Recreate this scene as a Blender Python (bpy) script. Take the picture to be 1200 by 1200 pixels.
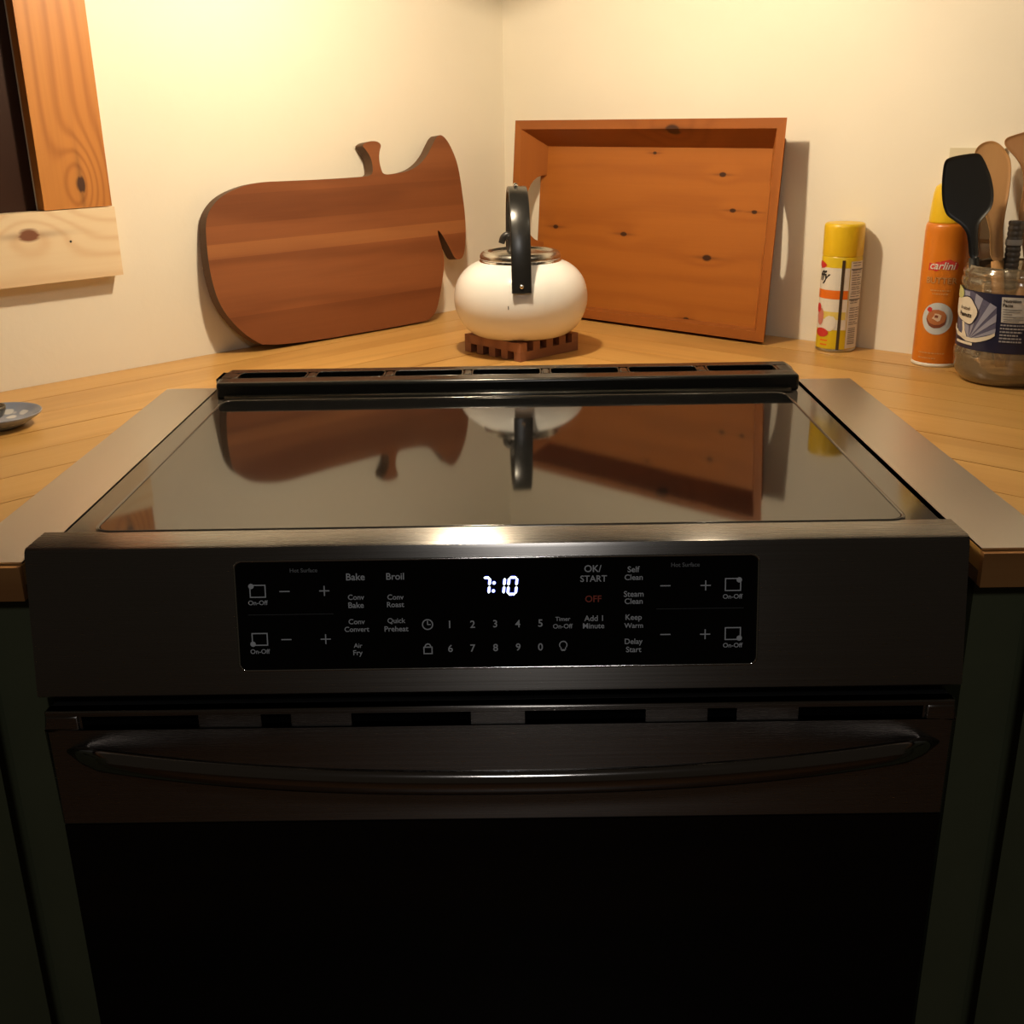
import bpy, bmesh, math, random
import numpy as np
from mathutils import Matrix, Vector
random.seed(7)
for o in list(bpy.data.objects): bpy.data.objects.remove(o)
S = bpy.context.scene
COL = S.collection

# ------------------------------------------------------------------ camera
F, CX, CY, CZ, PIT, YAW, ROL = 1300.303, .0196, -.83052, 1.23953, .34574, -.00722, .01736
def cam_axes():
    cp, sp, cy, sy = math.cos(PIT), math.sin(PIT), math.cos(YAW), math.sin(YAW)
    fwd = Vector((sy*cp, cy*cp, -sp)); right = Vector((cy, -sy, 0)); down = fwd.cross(right)
    cr, sr = math.cos(ROL), math.sin(ROL)
    return cr*right + sr*down, -sr*right + cr*down, fwd
AR, AD, AF = cam_axes()
CAM = Vector((CX, CY, CZ))
cd = bpy.data.cameras.new('camera'); co = bpy.data.objects.new('camera', cd); COL.objects.link(co)
cd.sensor_width = 36; cd.sensor_height = 36; cd.lens = F/1200*36; cd.clip_start = .02
m = Matrix.Identity(4)
for i in range(3):
    m[i][0] = AR[i]; m[i][1] = -AD[i]; m[i][2] = -AF[i]; m[i][3] = CAM[i]
co.matrix_world = m
S.camera = co

# ------------------------------------------------------------------ world, lights, exposure
S.view_settings.view_transform = 'Standard'; S.view_settings.look = 'None'
S.view_settings.gamma = 1; S.view_settings.use_curve_mapping = False
S.view_settings.exposure = 0.0
W = bpy.data.worlds.new('world'); S.world = W; W.use_nodes = True
W.node_tree.nodes['Background'].inputs[0].default_value = (1, .78, .55, 1)
W.node_tree.nodes['Background'].inputs[1].default_value = .016
BULBS = [((-.06, .53, 1.605), 20.0, .022), ((.30, .36, 1.605), 1.3, .018)]
for (loc, pw, rad) in BULBS:
    l = bpy.data.lights.new('hood_lamp', 'POINT'); l.energy = pw; l.color = (1, .81, .555); l.shadow_soft_size = rad
    o = bpy.data.objects.new('hood_lamp', l); o.location = loc; COL.objects.link(o)
l = bpy.data.lights.new('room_lamp', 'AREA'); l.shape = 'DISK'; l.size = .32; l.energy = 5.6; l.color = (1, .95, .90)
o = bpy.data.objects.new('room_lamp', l); o.location = (.05, -1.9, 2.35); COL.objects.link(o)
o.rotation_euler = (Vector((0, -1.0, 0)) - o.location).to_track_quat('-Z', 'Y').to_euler()

# ------------------------------------------------------------------ pixel helpers
def ray(u, v):
    return AR*((u-600)/F) + AD*((v-600)/F) + AF
def onplane(u, v, pt, n):
    d = ray(u, v); t = (Vector(pt)-CAM).dot(n)/d.dot(n); return CAM + d*t
def px(P):
    d = Vector(P)-CAM; w = d.dot(AF); return 600+F*d.dot(AR)/w, 600+F*d.dot(AD)/w, F/w
def onz(u, v, z): return onplane(u, v, (0, 0, z), Vector((0, 0, 1)))
ZC = .902                                   # worktop height
C0 = Vector((.002, 1.295, 0))               # room corner
DL = Vector((-1, -1.033, 0)).normalized(); NL = Vector((.71849, -.69554, 0)).normalized()
DR = Vector((1, -.925, 0)).normalized();   NR = Vector((-.67904, -.73410, 0)).normalized()

# ------------------------------------------------------------------ material helpers
class NT:
    def __init__(s, name):
        s.m = bpy.data.materials.new(name); s.m.use_nodes = True
        s.t = s.m.node_tree; s.p = s.t.nodes['Principled BSDF']; s.out = s.t.nodes['Material Output']
    def n(s, kind, **kw):
        x = s.t.nodes.new(kind)
        for k, v in kw.items(): setattr(x, k, v)
        return x
    def l(s, a, b): s.t.links.new(a, b)
    def put(s, sock, v):
        if hasattr(v, 'is_output'): s.l(v, sock)
        else: sock.default_value = v
    def math(s, op, a, b=0.0, c=0.0, clamp=False):
        x = s.n('ShaderNodeMath', operation=op); x.use_clamp = clamp
        for i, v in enumerate((a, b, c)): s.put(x.inputs[i], v)
        return x.outputs[0]
    def mix(s, fac, a, b, blend='MIX'):
        x = s.n('ShaderNodeMix', data_type='RGBA', blend_type=blend)
        s.put(x.inputs[0], fac); s.put(x.inputs[6], a); s.put(x.inputs[7], b)
        return x.outputs[2]
    def ramp(s, fac, stops, interp='LINEAR'):
        x = s.n('ShaderNodeValToRGB'); e = x.color_ramp.elements; x.color_ramp.interpolation = interp
        while len(e) < len(stops): e.new(.5)
        for i, (p, c) in enumerate(stops): e[i].position = p; e[i].color = c
        s.put(x.inputs[0], fac); return x.outputs[0]
    def noise(s, vec, scale, detail=3, rough=.5, dist=0):
        x = s.n('ShaderNodeTexNoise'); s.put(x.inputs['Vector'], vec)
        x.inputs['Scale'].default_value = scale; x.inputs['Detail'].default_value = detail
        x.inputs['Roughness'].default_value = rough; x.inputs['Distortion'].default_value = dist
        return x.outputs[0]
    def coord(s, rot=(0, 0, 0), scale=(1, 1, 1), loc=(0, 0, 0), src=None):
        mp = s.n('ShaderNodeMapping')
        s.put(mp.inputs['Vector'], src if src is not None else s.n('ShaderNodeTexCoord').outputs['Object'])
        mp.inputs['Rotation'].default_value = rot; mp.inputs['Scale'].default_value = scale; mp.inputs['Location'].default_value = loc
        return mp.outputs[0]
    def bump(s, h, strength, dist=.001):
        b = s.n('ShaderNodeBump'); b.inputs['Strength'].default_value = strength; b.inputs['Distance'].default_value = dist
        s.put(b.inputs['Height'], h); s.l(b.outputs[0], s.p.inputs['Normal'])
    def set(s, **kw):
        for k, v in kw.items(): s.put(s.p.inputs[k.replace('_', ' ')], v)
        return s
def C(r, g, b): return (r, g, b, 1)
def plain(name, col, rough=.5, metal=0, spec=.5, **kw):
    t = NT(name); t.set(Base_Color=C(*col), Roughness=rough, Metallic=metal)
    t.p.inputs['Specular IOR Level'].default_value = spec
    for k, v in kw.items(): t.put(t.p.inputs[k.replace('_', ' ')], v)
    return t.m
def emis(name, col, st, base=(0, 0, 0)):
    t = NT(name); t.set(Base_Color=C(*base), Roughness=.6, Emission_Color=C(*col), Emission_Strength=st); return t.m

def wood(name, light, dark, rot=(0, 0, 0), knots=(), freq=150, rough=.4, rand=True, bands=None, tone=.14, ring=.55, coat=0, spec=.5, warp=14, kcol=(.05, .018, .008), hole=()):
    """grain runs along local X after rot; rings vary along Y; knots = (x, y, radius) in that frame"""
    t = NT(name)
    v = t.coord(rot=rot)
    base_v = v
    if rand:
        oi = t.n('ShaderNodeObjectInfo')
        cx = t.n('ShaderNodeCombineXYZ'); t.l(t.math('MULTIPLY', oi.outputs['Random'], 7.3), cx.inputs[0]); t.l(t.math('MULTIPLY', oi.outputs['Random'], 3.1), cx.inputs[1])
        ad = t.n('ShaderNodeVectorMath', operation='ADD'); t.l(v, ad.inputs[0]); t.l(cx.outputs[0], ad.inputs[1]); v = ad.outputs[0]
    big = t.noise(t.coord(scale=(1.3, 9, 9), src=v), 1.0, 3, .5)
    fine = t.noise(t.coord(scale=(6, 260, 260), src=v), 1.0, 3, .6)
    sx = t.n('ShaderNodeSeparateXYZ'); t.l(v, sx.inputs[0])
    bx_ = t.n('ShaderNodeSeparateXYZ'); t.l(base_v, bx_.inputs[0])
    ph = t.math('ADD', t.math('MULTIPLY', sx.outputs[1], freq), t.math('MULTIPLY', big, 22.0))
    kd = 0.0; kmask = None
    for (kx, ky, kr) in knots:
        dx = t.math('MULTIPLY', t.math('SUBTRACT', bx_.outputs[0], kx), .55); dy = t.math('SUBTRACT', bx_.outputs[1], ky)
        d2 = t.math('ADD', t.math('MULTIPLY', dx, dx), t.math('MULTIPLY', dy, dy))
        d = t.math('DIVIDE', t.math('SQRT', d2), kr)
        g = t.math('MULTIPLY', t.math('POWER', 2.718, t.math('MULTIPLY', t.math('MULTIPLY', d, d), -.10)), warp)
        ph = t.math('ADD', ph, g)
        dd = t.math('ADD', d, t.math('MULTIPLY', t.math('SUBTRACT', fine, .5), .5))
        km = t.math('SUBTRACT', 1.0, t.math('DIVIDE', t.math('SUBTRACT', dd, .55), .35), clamp=True)
        # streak tails either side of the knot, along the grain
        ta = t.math('POWER', 2.718, t.math('MULTIPLY', t.math('ADD', t.math('POWER', t.math('DIVIDE', dx, kr*2.4), 2.0), t.math('POWER', t.math('DIVIDE', dy, kr*.42), 2.0)), -1.0))
        km = t.math('MAXIMUM', km, t.math('MULTIPLY', ta, .5))
        kmask = km if kmask is None else t.math('MAXIMUM', kmask, km)
    ringv = t.math('ADD', t.math('MULTIPLY', t.math('SINE', ph), .5), .5)
    ringv = t.math('POWER', ringv, 2.2)
    f = t.math('ADD', t.math('MULTIPLY', ringv, ring), t.math('MULTIPLY', fine, .28))
    f = t.math('ADD', f, t.math('MULTIPLY', t.math('SUBTRACT', big, .5), .55), clamp=True)
    col = t.mix(f, C(*light), C(*dark))
    if bands:
        wv = t.math('ADD', bx_.outputs[1], t.math('MULTIPLY', bx_.outputs[0], bands[1]))
        b = t.ramp(t.math('MULTIPLY', wv, bands[2]), [(p, C(k, k*kk, k*kk)) for p, k, kk in bands[0]], 'CONSTANT')
        col = t.mix(1.0, col, b, 'MULTIPLY')
    if rand and tone:
        k = t.math('ADD', 1-tone, t.math('MULTIPLY', oi.outputs['Random'], 2*tone))
        cc = t.n('ShaderNodeCombineColor'); [t.l(k, cc.inputs[i]) for i in range(3)]
        col = t.mix(1.0, col, cc.outputs[0], 'MULTIPLY')
    if kmask is not None: col = t.mix(kmask, col, C(*kcol))
    t.set(Base_Color=col, Roughness=t.math('ADD', rough-.05, t.math('MULTIPLY', fine, .12)))
    t.p.inputs['Specular IOR Level'].default_value = spec
    if coat: t.p.inputs['Coat Weight'].default_value = coat; t.p.inputs['Coat Roughness'].default_value = .18
    t.bump(fine, .12, .0006)
    return t.m

def brushed(name, col, rough, brush, tangent, aniso=.75):
    t = NT(name)
    v = t.coord(scale=brush)
    n1 = t.noise(v, 1.0, 4, .65)
    t.set(Base_Color=t.mix(n1, C(*[c*.95 for c in col]), C(*[min(1, c*1.05) for c in col])), Metallic=1.0,
          Roughness=t.math('ADD', rough-.05, t.math('MULTIPLY', n1, .10)), Anisotropic=aniso)
    c = t.n('ShaderNodeCombineXYZ')
    for i in range(3): c.inputs[i].default_value = tangent[i]
    t.l(c.outputs[0], t.p.inputs['Tangent'])
    return t.m

def wall_mat(name):
    t = NT(name); v = t.coord()
    a = t.noise(v, 5, 4, .55); b = t.noise(v, 70, 3, .6)
    t.set(Base_Color=t.mix(a, C(.78, .725, .605), C(.83, .78, .67)), Roughness=.62)
    t.p.inputs['Specular IOR Level'].default_value = .25
    t.bump(t.math('ADD', t.math('MULTIPLY', a, 6.0), b), .18, .0016)
    return t.m
AL = math.atan2(-DL.y, -DL.x); ARt = math.atan2(DR.y, DR.x)
M = {}
M['wall'] = wall_mat('wall_paint')
M['floor'] = wood('floor_wood', (.12, .06, .025), (.06, .028, .012), rand=False, freq=60)
M['counter_l'] = wood('counter_wood_l', (.60, .345, .105), (.42, .205, .05), rot=(0, 0, -AL), freq=34, ring=.38, rough=.33, tone=.10, spec=.5)
M['counter_r'] = wood('counter_wood_r', (.60, .345, .105), (.42, .205, .05), rot=(0, 0, -ARt), freq=34, ring=.38, rough=.33, tone=.10, spec=.5, knots=[(-.02, -.02, .004)] )
M['counter_edge'] = wood('counter_edge_wood', (.42, .20, .065), (.26, .11, .035), freq=90, rough=.4)
M['joint'] = plain('joint_dark', (.10, .045, .015), .8)
M['steel_bar'] = brushed('brushed_steel_panel', (.40, .385, .37), .27, (3, 900, 900), (0, .3, -1), .92)
M['steel_top'] = brushed('brushed_steel_top', (.56, .53, .49), .36, (900, 6, 900), (1, 0, 0), .5)
M['steel_door'] = brushed('brushed_steel_door', (.38, .36, .345), .27, (3, 900, 900), (0, 0, 1), .92)
M['polished'] = plain('polished_steel', (.42, .40, .39), .12, 1)
M['chrome'] = plain('chrome', (.75, .74, .72), .10, 1)
M['glass_black'] = plain('black_ceramic_glass', (.006, .006, .006), .05, 0, .62)
M['enamel_black'] = plain('black_enamel', (.012, .012, .010), .24, 0, .6)
M['frame_black'] = plain('black_frame_metal', (.05, .043, .036), .12, 0, .75)
M['door_glass'] = plain('oven_door_glass', (.004, .004, .004), .06, 0, .3)
M['void'] = plain('dark_slot', (.002, .002, .002), .9, 0, .05)
M['dark_side'] = plain('dark_grey_side', (.02, .02, .02), .5)
M['display'] = plain('display_glass', (.003, .003, .003), .12, 0, .3)
M['print'] = emis('panel_print', (.8, .82, .85), .045, (.3, .3, .3))
M['print_dim'] = emis('panel_print_dim', (.8, .82, .85), .014, (.1, .1, .1))
M['print_red'] = emis('panel_print_red', (.6, .10, .06), .05, (.15, .03, .02))
M['led'] = emis('clock_led', (.72, .84, 1), 3.2)
M['led_halo'] = emis('clock_led_halo', (.012, .035, .75), .75)  # blue glow around the digits, painted as emission
t = NT('green_paint'); nz = t.noise(t.coord(), 14, 3)
t.set(Base_Color=t.mix(nz, C(.085, .098, .055), C(.112, .125, .07)), Roughness=.45); t.p.inputs['Specular IOR Level'].default_value = .35
M['green'] = t.m

# ------------------------------------------------------------------ mesh helpers
def link(o): COL.objects.link(o); return o
def obj(name, bm, mat, parent=None, smooth=False, world=True, auto=None, bevel=0, seg=2):
    if world and parent is not None: bm.transform(parent.matrix_world.inverted() if parent.parent is None else parent.parent.matrix_world.inverted())
    if bevel: bmesh.ops.bevel(bm, geom=[e for e in bm.edges if e.is_manifold and e.calc_face_angle(0) > .5], offset=bevel, segments=seg, profile=.5, affect='EDGES', clamp_overlap=True)
    bmesh.ops.recalc_face_normals(bm, faces=bm.faces)
    me = bpy.data.meshes.new(name); bm.to_mesh(me); bm.free()
    o = link(bpy.data.objects.new(name, me))
    if mat: me.materials.append(M[mat] if isinstance(mat, str) else mat)
    if smooth or auto:
        for p in me.polygons: p.use_smooth = True
        if auto: me.set_sharp_from_angle(angle=math.radians(auto))
    if parent is not None: o.parent = parent
    return o
def tag(o, label=None, cat=None, group=None, kind=None):
    if label: o['label'] = label
    if cat: o['category'] = cat
    if group: o['group'] = group
    if kind: o['kind'] = kind
    return o
def thing(name, label, cat, loc=(0, 0, 0), rot=None, group=None, kind=None):
    o = link(bpy.data.objects.new(name, None)); o.empty_display_size = .03
    mw = Matrix.Translation(Vector(loc))
    if rot is not None: mw = mw @ rot.to_4x4()
    o.matrix_world = mw; o.matrix_basis = mw
    bpy.context.view_layer.update()
    return tag(o, label, cat, group, kind)
def basis(x, y, z):
    return Matrix(((x[0], y[0], z[0]), (x[1], y[1], z[1]), (x[2], y[2], z[2])))
def B(): return bmesh.new()
def box(bm, x0, x1, y0, y1, z0, z1, mat=None):
    vs = [bm.verts.new(Vector(p) if mat is None else mat @ Vector(p)) for p in [(x0, y0, z0), (x1, y0, z0), (x1, y1, z0), (x0, y1, z0), (x0, y0, z1), (x1, y0, z1), (x1, y1, z1), (x0, y1, z1)]]
    for f in [(0, 3, 2, 1), (4, 5, 6, 7), (0, 1, 5, 4), (1, 2, 6, 5), (2, 3, 7, 6), (3, 0, 4, 7)]: bm.faces.new([vs[i] for i in f])
    return bm
def bx(*a, **k): return box(B(), *a, **k)
def prism(bm, pts, fn0, fn1):
    a = [bm.verts.new(fn0(*p)) for p in pts]; b = [bm.verts.new(fn1(*p)) for p in pts]; n = len(pts)
    bm.faces.new(a[::-1]); bm.faces.new(b)
    for i in range(n): bm.faces.new([a[i], a[(i+1) % n], b[(i+1) % n], b[i]])
    return bm
def lathe(bm, prof, cx=0, cy=0, z0=0, seg=48, cap=True):
    rings = []
    for r, z in prof:
        if r < 1e-6: rings.append([bm.verts.new((cx, cy, z0+z))])
        else: rings.append([bm.verts.new((cx+r*math.cos(2*math.pi*i/seg), cy+r*math.sin(2*math.pi*i/seg), z0+z)) for i in range(seg)])
    for a, b in zip(rings, rings[1:]):
        for i in range(seg):
            j = (i+1) % seg
            if len(a) == 1 and len(b) == 1: continue
            if len(a) == 1: bm.faces.new([a[0], b[i], b[j]])
            elif len(b) == 1: bm.faces.new([a[i], a[j], b[0]])
            else: bm.faces.new([a[i], a[j], b[j], b[i]])
    if cap:
        if len(rings[0]) > 1: bm.faces.new(rings[0][::-1])
        if len(rings[-1]) > 1: bm.faces.new(rings[-1])
    return bm
def sweep(bm, path, shape, up=Vector((0, 0, 1)), closed=False, scales=None):
    """shape: list of (a,b) in side/up frame"""
    path = [Vector(p) for p in path]; n = len(path); rings = []
    for i, p in enumerate(path):
        tg = (path[(i+1) % n]-path[i-1]) if closed else (path[min(i+1, n-1)]-path[max(i-1, 0)])
        tg.normalize(); sd = tg.cross(up)
        if sd.length < 1e-5: sd = tg.cross(Vector((1, 0, 0)))
        sd.normalize(); u2 = sd.cross(tg)
        k = scales[i] if scales else (1, 1)
        if not isinstance(k, tuple): k = (k, k)
        rings.append([bm.verts.new(p+sd*a*k[0]+u2*b*k[1]) for a, b in shape])
    mm = len(shape)
    for i in range(n if closed else n-1):
        a, b = rings[i], rings[(i+1) % n]
        for j in range(mm): bm.faces.new([a[j], a[(j+1) % mm], b[(j+1) % mm], b[j]])
    if not closed: bm.faces.new(rings[0][::-1]); bm.faces.new(rings[-1])
    return bm
def circ(r, n=10, ry=None): return [(r*math.cos(2*math.pi*i/n), (ry or r)*math.sin(2*math.pi*i/n)) for i in range(n)]
def smooth_path(pts, n=8):
    pts = [Vector(p) for p in pts]; out = []
    q = [pts[0]*2-pts[1]]+pts+[pts[-1]*2-pts[-2]]
    for i in range(1, len(q)-2):
        for k in range(n):
            s = k/n; a, b, c, d = q[i-1], q[i], q[i+1], q[i+2]
            out.append(.5*((2*b)+(c-a)*s+(2*a-5*b+4*c-d)*s*s+(3*b-a-3*c+d)*s**3))
    out.append(pts[-1]); return out
def rrect(x0, x1, y0, y1, r, n=6):
    out = []
    for cx, cy, a0 in ((x1-r, y1-r, 0), (x0+r, y1-r, 90), (x0+r, y0+r, 180), (x1-r, y0+r, 270)):
        for i in range(n+1):
            a = math.radians(a0+90*i/n); out.append((cx+r*math.cos(a), cy+r*math.sin(a)))
    return out
_dg = None
def text2d(body, width=None, height=None, shear=0, bold=0):
    cu = bpy.data.curves.new('txt', 'FONT'); cu.body = body; cu.size = 1; cu.align_x = 'CENTER'; cu.align_y = 'CENTER'; cu.shear = shear; cu.offset = bold; cu.resolution_u = 4
    o = bpy.data.objects.new('txt', cu); COL.objects.link(o)
    dg = bpy.context.evaluated_depsgraph_get(); dg.update()
    me = bpy.data.meshes.new_from_object(o.evaluated_get(dg))
    vs = np.array([v.co[:2] for v in me.vertices]); fs = [tuple(p.vertices) for p in me.polygons]
    bpy.data.objects.remove(o); bpy.data.curves.remove(cu); bpy.data.meshes.remove(me)
    lo, hi = vs.min(0), vs.max(0); c = (lo+hi)/2; vs = vs-c
    k = (width/(hi[0]-lo[0])) if width else height/(hi[1]-lo[1])
    ky = height/(hi[1]-lo[1]) if (width and height) else k
    return vs*[k, ky], fs
def add2d(bm, vs, fs, fn):
    b = [bm.verts.new(fn(x, y)) for x, y in vs]
    for f in fs:
        try: bm.faces.new([b[i] for i in f])
        except ValueError: pass
def poly(bm, pts, fn): bm.faces.new([bm.verts.new(fn(*p)) for p in pts])

# ================================================================== STRUCTURE
# left wall with a window opening; wall coordinate s runs from the corner along DL
def wl_pt(s, z, d=0): return C0 + DL*s + NL*d + Vector((0, 0, z))
def wr_pt(s, z, d=0): return C0 + DR*s + NR*d + Vector((0, 0, z))
WS0, WS1, WZ0, WZ1 = .872, 1.50, 1.128, 2.02
RL = basis(DL, NL, Vector((0, 0, 1))); RR = basis(DR, NR, Vector((0, 0, 1)))
ML = Matrix.Translation(C0) @ RL.to_4x4(); MR = Matrix.Translation(C0) @ RR.to_4x4()
bm = B()
for s0, s1, z0, z1 in ((0, WS0, 0, 2.45), (WS1, 2.4, 0, 2.45), (WS0, WS1, 0, WZ0), (WS0, WS1, WZ1, 2.45)):
    box(bm, s0-(.12 if s0 == 0 else 0), s1, -.12, 0, z0, z1, ML)
bmesh.ops.remove_doubles(bm, verts=bm.verts, dist=1e-5)
w = obj('wall_left', bm, 'wall'); tag(w, 'cream painted plaster wall with window and whale board', kind='structure')
bm = B(); box(bm, -.10, 2.4, -.12, 0, 0, 2.45, MR)
w = obj('wall_right', bm, 'wall'); tag(w, 'cream painted plaster wall behind the tray and spray cans', kind='structure')
w = obj('floor', bx(-2.2, 2.2, -4.2, 1.6, -.05, 0), 'floor'); tag(w, 'dark wooden kitchen floor', kind='structure')

# window
win = thing('window_1', 'dark window with orange pine casing and pale pine apron', 'window', wl_pt(1.15, 1.13, 0), RL, kind='structure')
if 'category' in win: del win['category']
ro = (math.radians(0), math.radians(90), 0)
def wloc(s, z): return (s-1.15, z-1.13)
kx, kz = wloc(.8181, 1.1593)
M['casing'] = wood('casing_pine', (.56, .235, .055), (.30, .09, .02), rot=(math.radians(90), 0, math.radians(90)), knots=[(kz, kx, .0085), (kz+.31, kx+.003, .006)], freq=330, rand=False, ring=.45, warp=22, kcol=(.07, .03, .018))
kx2, kz2 = wloc(.8985, 1.1002)
M['apron'] = wood('apron_pine', (.84, .68, .46), (.72, .50, .29), rot=(math.radians(90), 0, 0), knots=[(kx2, -kz2, .0105), (kx2, kz2, .0105)], freq=240, rand=False, ring=.55, warp=16, kcol=(.22, .09, .05))
M['night'] = plain('night_pane', (.030, .011, .006), .35, 0, .2)
M['dark_frame'] = plain('dark_brown_sash', (.030, .011, .006), .5, 0, .2)
obj('casing', box(B(), .779, WS0, .0, .020, 1.1295, 2.10, ML), 'casing', win, bevel=.001)
obj('casing', box(B(), WS1, 1.593, .0, .020, 1.1295, 2.10, ML), 'casing', win, bevel=.001)
obj('head_casing', box(B(), WS0, WS1, .0, .020, WZ1-.005, 2.10, ML), 'casing', win, bevel=.001)
obj('apron', box(B(), .777, 1.60, .0, .0225, 1.0375, 1.1285, ML), 'apron', win, bevel=.0008)
q = onplane(83, 283, wl_pt(0, 0, .0228), NL)
bm = lathe(B(), [(0, 0), (.0016, 0), (.0014, .0004), (0, .0006)], 0, 0, 0, 10); bm.transform(Matrix.Translation(q) @ (RL @ Matrix.Rotation(math.radians(-90), 3, 'X')).to_4x4()); obj('nail', bm, 'dark_side', win)
fr = B()
for a in ((WS0, WS0+.045, WZ0, WZ1), (WS1-.045, WS1, WZ0, WZ1), (WS0+.045, WS1-.045, WZ0, WZ0+.05), (WS0+.045, WS1-.045, WZ1-.05, WZ1)):
    box(fr, a[0], a[1], -.06, -.004, a[2], a[3], ML)
obj('sash_frame', fr, 'dark_frame', win)
obj('pane', box(B(), WS0, WS1, -.10, -.010, WZ0, WZ1, ML), 'night', win)

# ================================================================== COUNTERTOP
def clip(pts, n, d):
    """keep n.p <= d"""
    out = []
    for i in range(len(pts)):
        a, b = pts[i], pts[(i+1) % len(pts)]
        da = n[0]*a[0]+n[1]*a[1]-d; db = n[0]*b[0]+n[1]*b[1]-d
        if da <= 0: out.append(a)
        if (da < 0 < db) or (db < 0 < da):
            k = da/(da-db); out.append((a[0]+(b[0]-a[0])*k, a[1]+(b[1]-a[1])*k))
    res = []
    for p in out:
        if not res or (abs(p[0]-res[-1][0])+abs(p[1]-res[-1][1])) > 1e-5: res.append(p)
    if len(res) > 1 and abs(res[0][0]-res[-1][0])+abs(res[0][1]-res[-1][1]) < 1e-5: res.pop()
    return res
XL, XR, YB = -.3835, .3905, .598
c0 = C0.xy
def endp(d, n, s, off): p = C0 + d*s + n*off; return (p.x, p.y)
offL = (Vector((-.43, 0, 0))-C0).dot(NL); offR = (Vector((.44, 0, 0))-C0).dot(NR)
LPOLY = [(c0.x, c0.y), endp(DL, NL, 1.9, 0), endp(DL, NL, 1.9, offL), (-.43, 0), (XL, 0), (XL, YB), (c0.x, YB)]
RPOLY = [(c0.x, c0.y), (c0.x, YB), (XR, YB), (XR, 0), (.44, 0), endp(DR, NR, 1.9, offR), endp(DR, NR, 1.9, 0)]
ct = thing('countertop', 'honey coloured plank countertop running around the corner and both sides of range', 'countertop', (0, 1.0, ZC))
PITCH = .0765; TH = .030
def planks(P, nrm, mat, maxoff, sgn):
    k = 0
    while k*PITCH < maxoff:
        lo, hi = k*PITCH+.0007, (k+1)*PITCH-.0007
        d0 = nrm.x*c0.x+nrm.y*c0.y
        dc = ((XL if sgn < 0 else XR)-c0.x)*nrm.x + (YB-c0.y)*nrm.y
        full = clip(clip(P, (-nrm.x, -nrm.y), -(d0+lo)), (nrm.x, nrm.y), d0+hi)
        k += 1
        e = XL if sgn < 0 else XR
        if lo < dc: parts = [full]
        else:
            A = clip(P, (-sgn, 0), -sgn*e); Bp = clip(clip(P, (sgn, 0), sgn*e), (0, -1), -YB)
            parts = [clip(clip(q, (-nrm.x, -nrm.y), -(d0+lo)), (nrm.x, nrm.y), d0+hi) for q in (A, Bp)]
        for q in parts:
            ar = abs(sum(q[i][0]*q[(i+1) % len(q)][1]-q[(i+1) % len(q)][0]*q[i][1] for i in range(len(q))))/2 if len(q) > 2 else 0
            if ar < 2e-5: continue
            bm = B(); dz = random.uniform(-.0002, .0002)
            prism(bm, q, lambda x, y: Vector((x, y, ZC-.018)), lambda x, y: Vector((x, y, ZC+dz)))
            obj('plank', bm, mat, ct, bevel=.0009, seg=1)
planks(LPOLY, NL, 'counter_l', offL+.05, -1); planks(RPOLY, NR, 'counter_r', offR+.05, 1)
bm = B()
for P in (LPOLY, RPOLY): prism(bm, P, lambda x, y: Vector((x, y, ZC-TH)), lambda x, y: Vector((x, y, ZC-.0185)))
obj('core_board', bm, 'joint', ct)
def front_band(p, q, name='front_edge'):
    a, b = Vector((*p, 0)), Vector((*q, 0)); d = (b-a).normalized(); n = Vector((d.y, -d.x, 0)); L = (b-a).length
    bm = B(); box(bm, 0, L, .0002, .007, ZC-TH, ZC-.0006, Matrix.Translation(a) @ basis(d, n, Vector((0, 0, 1))).to_4x4())
    obj(name, bm, 'counter_edge', ct, bevel=.004, seg=3)
front_band((-.43, 0), (XL, 0)); front_band((XR, 0), (.44, 0))
front_band(LPOLY[2], (-.43, 0)); front_band((.44, 0), RPOLY[5])

# stainless filler strips (notched round the ends of the control panel)
for sg, lab in ((-1, 'brushed steel filler strip on the counter beside the dish side of the range'), (1, 'brushed steel filler strip on the counter beside the spray can side of the range')):
    e, e2, xo = (XL, -.3755, -.442) if sg < 0 else (XR, .3868, .456)
    st = thing('metal_strip', lab, 'trim strip', ((e+xo)/2, .3, ZC))
    q = [(xo, -.001), (e, -.001), (e, .0415), (e2, .0415), (e2, .600), (xo, .600)]
    if sg < 0: q = q[::-1]
    obj('strip_plate', prism(B(), q, lambda x, y: Vector((x, y, ZC+.0004)), lambda x, y: Vector((x, y, ZC+.0019))), 'steel_top', st, bevel=.0004, seg=1)
    x0, x1 = sorted((e2, e2+sg*.0016))
    obj('turned_edge', bx(x0, x1, .0415, .600, ZC-.010, ZC+.0018), 'steel_top', st)

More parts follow.
